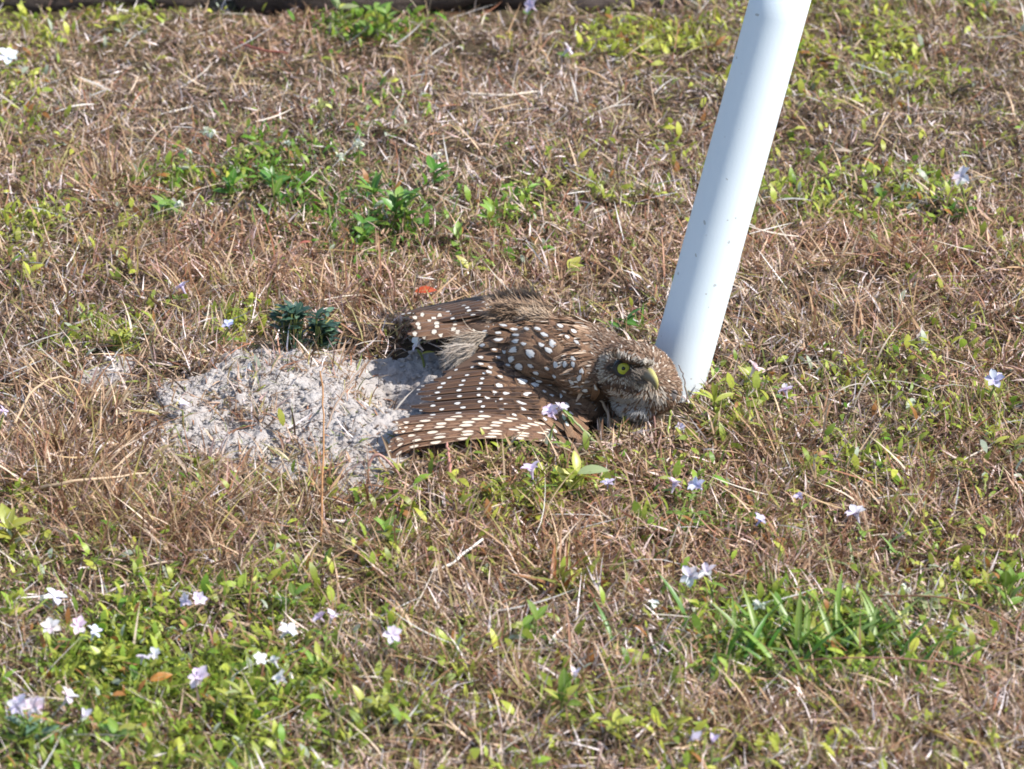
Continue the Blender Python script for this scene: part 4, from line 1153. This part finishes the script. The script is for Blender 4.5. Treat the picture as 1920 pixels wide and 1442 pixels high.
def cluster(px, py, size, col, label):
    """round head of many tiny florets"""
    q = G(px, py, .018); base = Vector((q.x, q.y, h1(q.x, q.y) - .001)); top = q - base
    root = thing('floret_cluster', base, label, 'flower', 'pale floret heads in the turf')
    link('stem', stem_mesh(bez(Vector((0, 0, 0)), Vector((.001, 0, .01)), top), .0008, .0006), root, (0, 0, 0), (.2, .22, .06))
    r_ = size / M / 2
    for k in range(14):
        d = Vector((rnd.gauss(0, 1), rnd.gauss(0, 1), abs(rnd.gauss(0, .7)))).normalized()
        o = link('floret', PETAL, root, top + d * r_ * rnd.uniform(.2, .7), jit(col, .15))
        o.rotation_euler = (rnd.uniform(-1, 1), rnd.uniform(-1, 1), rnd.uniform(0, 6)); o.scale = (r_ * .8,) * 3
YG, WH = (.55, .58, .22), (.72, .76, .66)
for a in [(392, 250, 34, WH, 'white floret head, largest of the far left group'), (455, 280, 40, YG, 'yellow-green floret head right of the white one in the far left group'),
          (356, 284, 22, WH, 'small white floret head left of the yellow-green one'), (600, 202, 44, YG, 'lone yellow floret head in dry turf behind the green patch'),
          (672, 275, 40, WH, 'white floret head with a reddish middle above the green clump'), (638, 294, 24, WH, 'small white floret head left of the one with a reddish middle'),
          (818, 294, 24, WH, 'lone small white floret head in dry turf behind the owl'), (335, 380, 28, WH, 'flat white floret head beside the low weed, left end of the patch'),
          (540, 268, 22, WH, 'tiny white floret head atop the tallest upright weed'), (1422, 1136, 30, WH, 'pale green floret head at the left of the grass clump'),
          (1700, 1105, 28, WH, 'pale floret head above the silvery green mat'), (1690, 1160, 36, YG, 'yellowish floret head in the silvery green mat'),
          (958, 66, 24, (.45, .36, .10), 'mustard brown floret head in the far turf behind the owl')]: cluster(*a)

def grass_clump(px, py, n, Lp, spread, cols, label, up=1.1, wl=4):
    q = G(px, py, 0); base = Vector((q.x, q.y, h1(q.x, q.y) - .001)); Lm = Lp / M
    root = thing('grass_clump', base, label, 'grass clump')
    for k in range(n):
        p = Vector((rnd.gauss(0, 1) * spread, rnd.gauss(0, .6) * spread, 0))
        place('blade', LEAF[wl], root, p, rnd.uniform(0, 6.28), up * rnd.uniform(.6, 1.35), rnd.uniform(-.6, .6), Lm * rnd.uniform(.6, 1.2), jit(rnd.choice(cols), .25))
grass_clump(1470, 1240, 60, 105, .032, [GRN['g'], GRN['d'], (.2, .32, .06)], 'clump of long bright green grass blades at the lower right')
grass_clump(1600, 1225, 40, 105, .024, [GRN['g'], (.22, .32, .1)], 'looser clump of pale green blades right of the long bright clump')
grass_clump(1645, 1055, 12, 80, .014, [GRN['g'], (.2, .3, .1)], 'small tuft of green blades above the loose pale clump')
grass_clump(1225, 1235, 9, 95, .016, [GRN['d'], GRN['g']], 'few broad green blades left of the long bright clump')
grass_clump(1055, 1112, 30, 85, .010, [(.2, .22, .04), (.3, .12, .05), (.25, .16, .07), (.2, .22, .04)], 'reddish green fan-shaped grass tuft below the owl', 1.)
grass_clump(1700, 1270, 12, 100, .016, [GRN['d'], GRN['g']], 'dark green blades with a tall stalk at the right of the clumps')
grass_clump(1345, 800, 10, 50, .01, [GRN['g'], (.3, .3, .08)], 'short green blades right of the face of the owl')
DRYC = [(.45, .31, .19), (.30, .18, .10), (.55, .43, .30), (.22, .12, .07), (.28, .26, .08)]
for a in [(1305, 772, 34, 46, .010, 'dry tan blades packed round the foot of the white pole'), (775, 888, 44, 76, .012, 'dry brown blades rising over the wing tips of the owl'),
          (915, 893, 44, 64, .014, 'dry blades under the middle of the front edge of the wing'), (1085, 880, 44, 66, .012, 'dry blades crossing the bent wrist of the wing'),
          (1185, 832, 34, 50, .010, 'short dry blades before the throat of the owl'), (1275, 808, 26, 44, .010, 'dry blades hiding the lower cheek of the owl'),
          (455, 915, 40, 74, .016, 'tall dry tangle at the front rim of the sand, left'), (330, 890, 40, 78, .018, 'broad dry tangle at the lower left corner of the sand'),
          (215, 800, 34, 66, .014, 'dry tangle at the left end of the sand'), (425, 775, 26, 46, .010, 'small dark tangle standing inside the sand patch, upper left'), (560, 858, 30, 52, .012, 'dark tangle in the hollow at the lower middle of the sand'),
          (640, 945, 30, 60, .012, 'dry tangle below the right end of the sand')]:
    grass_clump(a[0], a[1], a[2], a[3], a[4], DRYC, a[5], .95)
grass_clump(640, 470, 8, 50, .012, [GRN['d']], 'short green blades below the densest weed clump')
grass_clump(745, 505, 8, 44, .008, [GRN['y'], GRN['g']], 'yellow-green blades between weed clump and red leaf')
grass_clump(1205, 625, 4, 60, .003, [GRN['g']], 'few thin green blades standing behind the crown of the owl', 1.35)

def stalk(pts, r0, r1, col, label, name='dry_stalk', cat='stalk', group='loose stalks and straws on the turf'):
    """pts: photo x, y and height above ground of each point"""
    w = [G(a, b, c) for a, b, c in pts]
    w = [Vector((v.x, v.y, v.z + h1(v.x, v.y))) for v in w]
    base = w[0].copy()
    root = link(name, None, None, base) if False else None
    cs = [interp([tuple(v - base) for v in w], k / 13) for k in range(14)]
    for k in range(1, 13): cs[k] += Vector((rnd.gauss(0, .0004), rnd.gauss(0, .0004), rnd.gauss(0, .0003)))
    o = link(name, stem_mesh(cs, r0, r1), None, base, col)
    o['label'] = label; o['category'] = cat; o['group'] = group
    return o
stalk([(1735, 1368, .004), (1780, 1385, .008), (1850, 1402, .006), (1905, 1415, .003)], .0016, .0012, (.40, .27, .05), 'thick yellow-brown stalk lying near the lower right corner')
stalk([(1400, 1248, .004), (1560, 1249, .02), (1760, 1252, .018), (1870, 1275, .004)], .0006, .0005, (.24, .11, .08), 'thin red-brown stem crossing the green grass clumps')
stalk([(1640, 1130, .012), (1760, 1130, .025), (1860, 1155, .02), (1925, 1195, .01)], .0006, .0005, (.30, .13, .07), 'long arching red stem at the right edge above the clumps')
stalk([(808, 1072, .006), (850, 1050, .010), (905, 1020, .010)], .0012, .0008, (.72, .70, .66), 'whitish straw lying below the owl')
stalk([(600, 1010, .004), (606, 830, .03), (606, 740, .05), (600, 690, .058)], .0007, .0005, (.36, .18, .07), 'thin orange-brown stalk rising in front of the sand')
stalk([(612, 800, .022), (640, 742, .034), (685, 690, .04)], .0008, .0005, (.28, .20, .15), 'grey-brown side twig reaching over the sand')
stalk([(730, 720, .008), (742, 745, .006), (765, 770, .004)], .0006, .0005, (.62, .56, .48), 'short curved straw lying in the shadow beside the wing')
stalk([(845, 905, .006), (843, 870, .012), (838, 835, .018)], .0014, .0008, (.42, .20, .16), 'pinkish upright blade in front of the wing tip')
stalk([(1145, 812, .004), (1138, 770, .014), (1118, 738, .022)], .0013, .0009, (.40, .28, .19), 'curled dry blade in front of the breast of the owl')
stalk([(1228, 830, .002), (1226, 775, .016), (1217, 725, .030)], .0009, .0005, (.20, .10, .08), 'dark red stem rising in front of the beak of the owl')
stalk([(1252, 830, .002), (1254, 800, .010), (1258, 772, .018)], .0009, .0006, (.26, .32, .06), 'short green stem standing before the cheek of the owl')
stalk([(1290, 760, .004), (1284, 712, .018), (1272, 682, .028)], .0006, .0003, (.13, .08, .06), 'dark wiry stem against the foot of the white pole')
stalk([(1125, 850, .004), (1090, 810, .014), (1058, 782, .026)], .0010, .0007, (.30, .36, .16), 'pale green stalk leaning from the turf to the flower before the wing')
stalk([(570, 885, .006), (610, 912, .010), (655, 935, .008)], .0013, .0006, (.50, .24, .12), 'orange blade lying at the front rim of the sand')
stalk([(60, 930, .008), (140, 905, .02), (220, 893, .018), (275, 893, .012)], .0014, .0006, (.50, .37, .24), 'broad tan straw arching at the left below the sand')
stalk([(20, 815, .006), (60, 745, .02), (110, 715, .024), (160, 735, .014)], .0011, .0006, (.46, .33, .21), 'bent tan straw left of the sand patch')
stalk([(690, 880, .004), (705, 850, .014), (740, 868, .010), (756, 905, .004)], .0012, .0007, (.42, .24, .20), 'pinkish curled blades under the wing tip')
stalk([(450, 85, .01), (490, 92, .014), (540, 108, .01)], .0014, .0007, (.32, .10, .07), 'dark red curved stem in the far turf at the upper left')
stalk([(880, 184, .008), (950, 182, .010), (1010, 175, .008)], .0013, .0008, (.62, .54, .45), 'pale straw lying in the far turf left of the pole')
stalk([(610, 1270, .004), (640, 1350, .012), (665, 1410, .006)], .0013, .0009, (.22, .20, .05), 'dark olive stalk near the bottom left of the middle')
stalk([(820, 1020, .004), (850, 1090, .014), (880, 1180, .010)], .0009, .0007, (.36, .27, .12), 'tan stem leaning left of the reddish grass tuft')
stalk([(960, 990, .018), (985, 1045, .010), (1012, 1090, .004)], .0004, .0016, (.24, .24, .05), 'olive pointed blade above the reddish grass tuft')
def loose_leaf(px, py, L_, kind, col, label, az=0., el=.3):
    q = G(px, py, .012); q.z += h1(q.x, q.y)
    o = place('fallen_leaf', LEAF[kind], None, q, az, el, .5, L_ / M, col)
    o['label'] = label; o['category'] = 'leaf'
loose_leaf(778, 551, 42, 0, (.55, .09, .03), 'bright red fallen leaf behind the tail of the owl', 0, .25)
loose_leaf(560, 441, 26, 1, (.5, .16, .12), 'small reddish leaf in the turf left of the densest clump', 0, .4)
loose_leaf(665, 5, 24, 0, (.5, .08, .05), 'red leaf lying against the dark fallen branch', .2, .3)
loose_leaf(280, 1265, 40, 0, (.50, .22, .05), 'orange leaf under the blooms in the lower left green patch', .3, .3)
loose_leaf(1075, 802, 44, 0, (.12, .22, .03), 'green leaf hanging on the stalk before the wing of the owl', 2.2, .8)
loose_leaf(1112, 395, 30, 1, (.6, .52, .42), 'pale dry leaf in the turf left of the pole', .6, .3)
loose_leaf(1565, 275, 36, 1, (.62, .5, .4), 'pale dry leaf in the turf right of the pole', -.4, .3)

# ------------------------------------------------------------------ fallen branches at the back
def mat_bark():
    m, t, N, L, bs = nt('shade_dark_bark')
    tc = N.new('ShaderNodeTexCoord'); mp_ = N.new('ShaderNodeMapping'); mp_.inputs['Scale'].default_value = (3, 20, 20)
    L.new(tc.outputs['Object'], mp_.inputs[0]); n1 = noise(N, L, mp_.outputs[0], 9, 6, .65)
    c = mixc(N, L, n1.outputs[0], (.02, .014, .012), (.12, .085, .07))  # bark darkened to carry the shade along the back edge
    L.new(c, bs.inputs['Base Color']); bs.inputs['Roughness'].default_value = .9
    bump(N, L, n1.outputs[0], 1., .006, bs)
    return m
MB = mat_bark()
def branch(a, b, r_, label, twigs):
    a, b = Vector(a), Vector(b); base = a.copy(); d = b - a
    cs, rd = [], []
    for k in range(20):
        t = k / 19
        cs.append(d * t + Vector((0, math.sin(t * 7 + r_ * 90) * r_ * .35, r_ * .6 + math.sin(t * 11) * r_ * .15)))
        rr = r_ * (1 - .3 * t) * (1 + .12 * math.sin(t * 31)) * (.15 if k in (0, 19) else 1); rd.append((rr, rr))
    root = thing('fallen_branch', base, label, 'branch')
    link('limb', loft('limb', cs, rd, MB, seg=14), root)
    for t, dx, dz in twigs:
        p = cs[int(t * 19)]
        link('twig', loft('twig', bez(p, p + Vector((dx * .4, -.01, dz * .3)), p + Vector((dx, -.02, dz)), 6), [(r_ * .22 * (1 - .15 * i),) * 2 for i in range(6)], MB, seg=7), root)
y0 = G(0, 0, 0).y
branch((-.235, YB + .03, .0), (.04, YB + .042, .0), .024, 'fallen branch with shade painted into its dark bark, lying along the back of the turf', [(.3, .05, .03), (.7, -.04, .035)])
branch((-.52, YB + .05, .0), (-.25, YB + .03, .0), .017, 'thinner branch end, shade painted into its dark bark, left of the main fallen branch', [(.5, .04, .03)])
branch((.05, YB + .02, .0), (.22, YB + .06, .0), .008, 'thin grey twig right of the main fallen branch', [(.5, .03, .02)])
print('triangles', sum(len(m.loops) - 2 * len(m.polygons) for m in bpy.data.meshes))
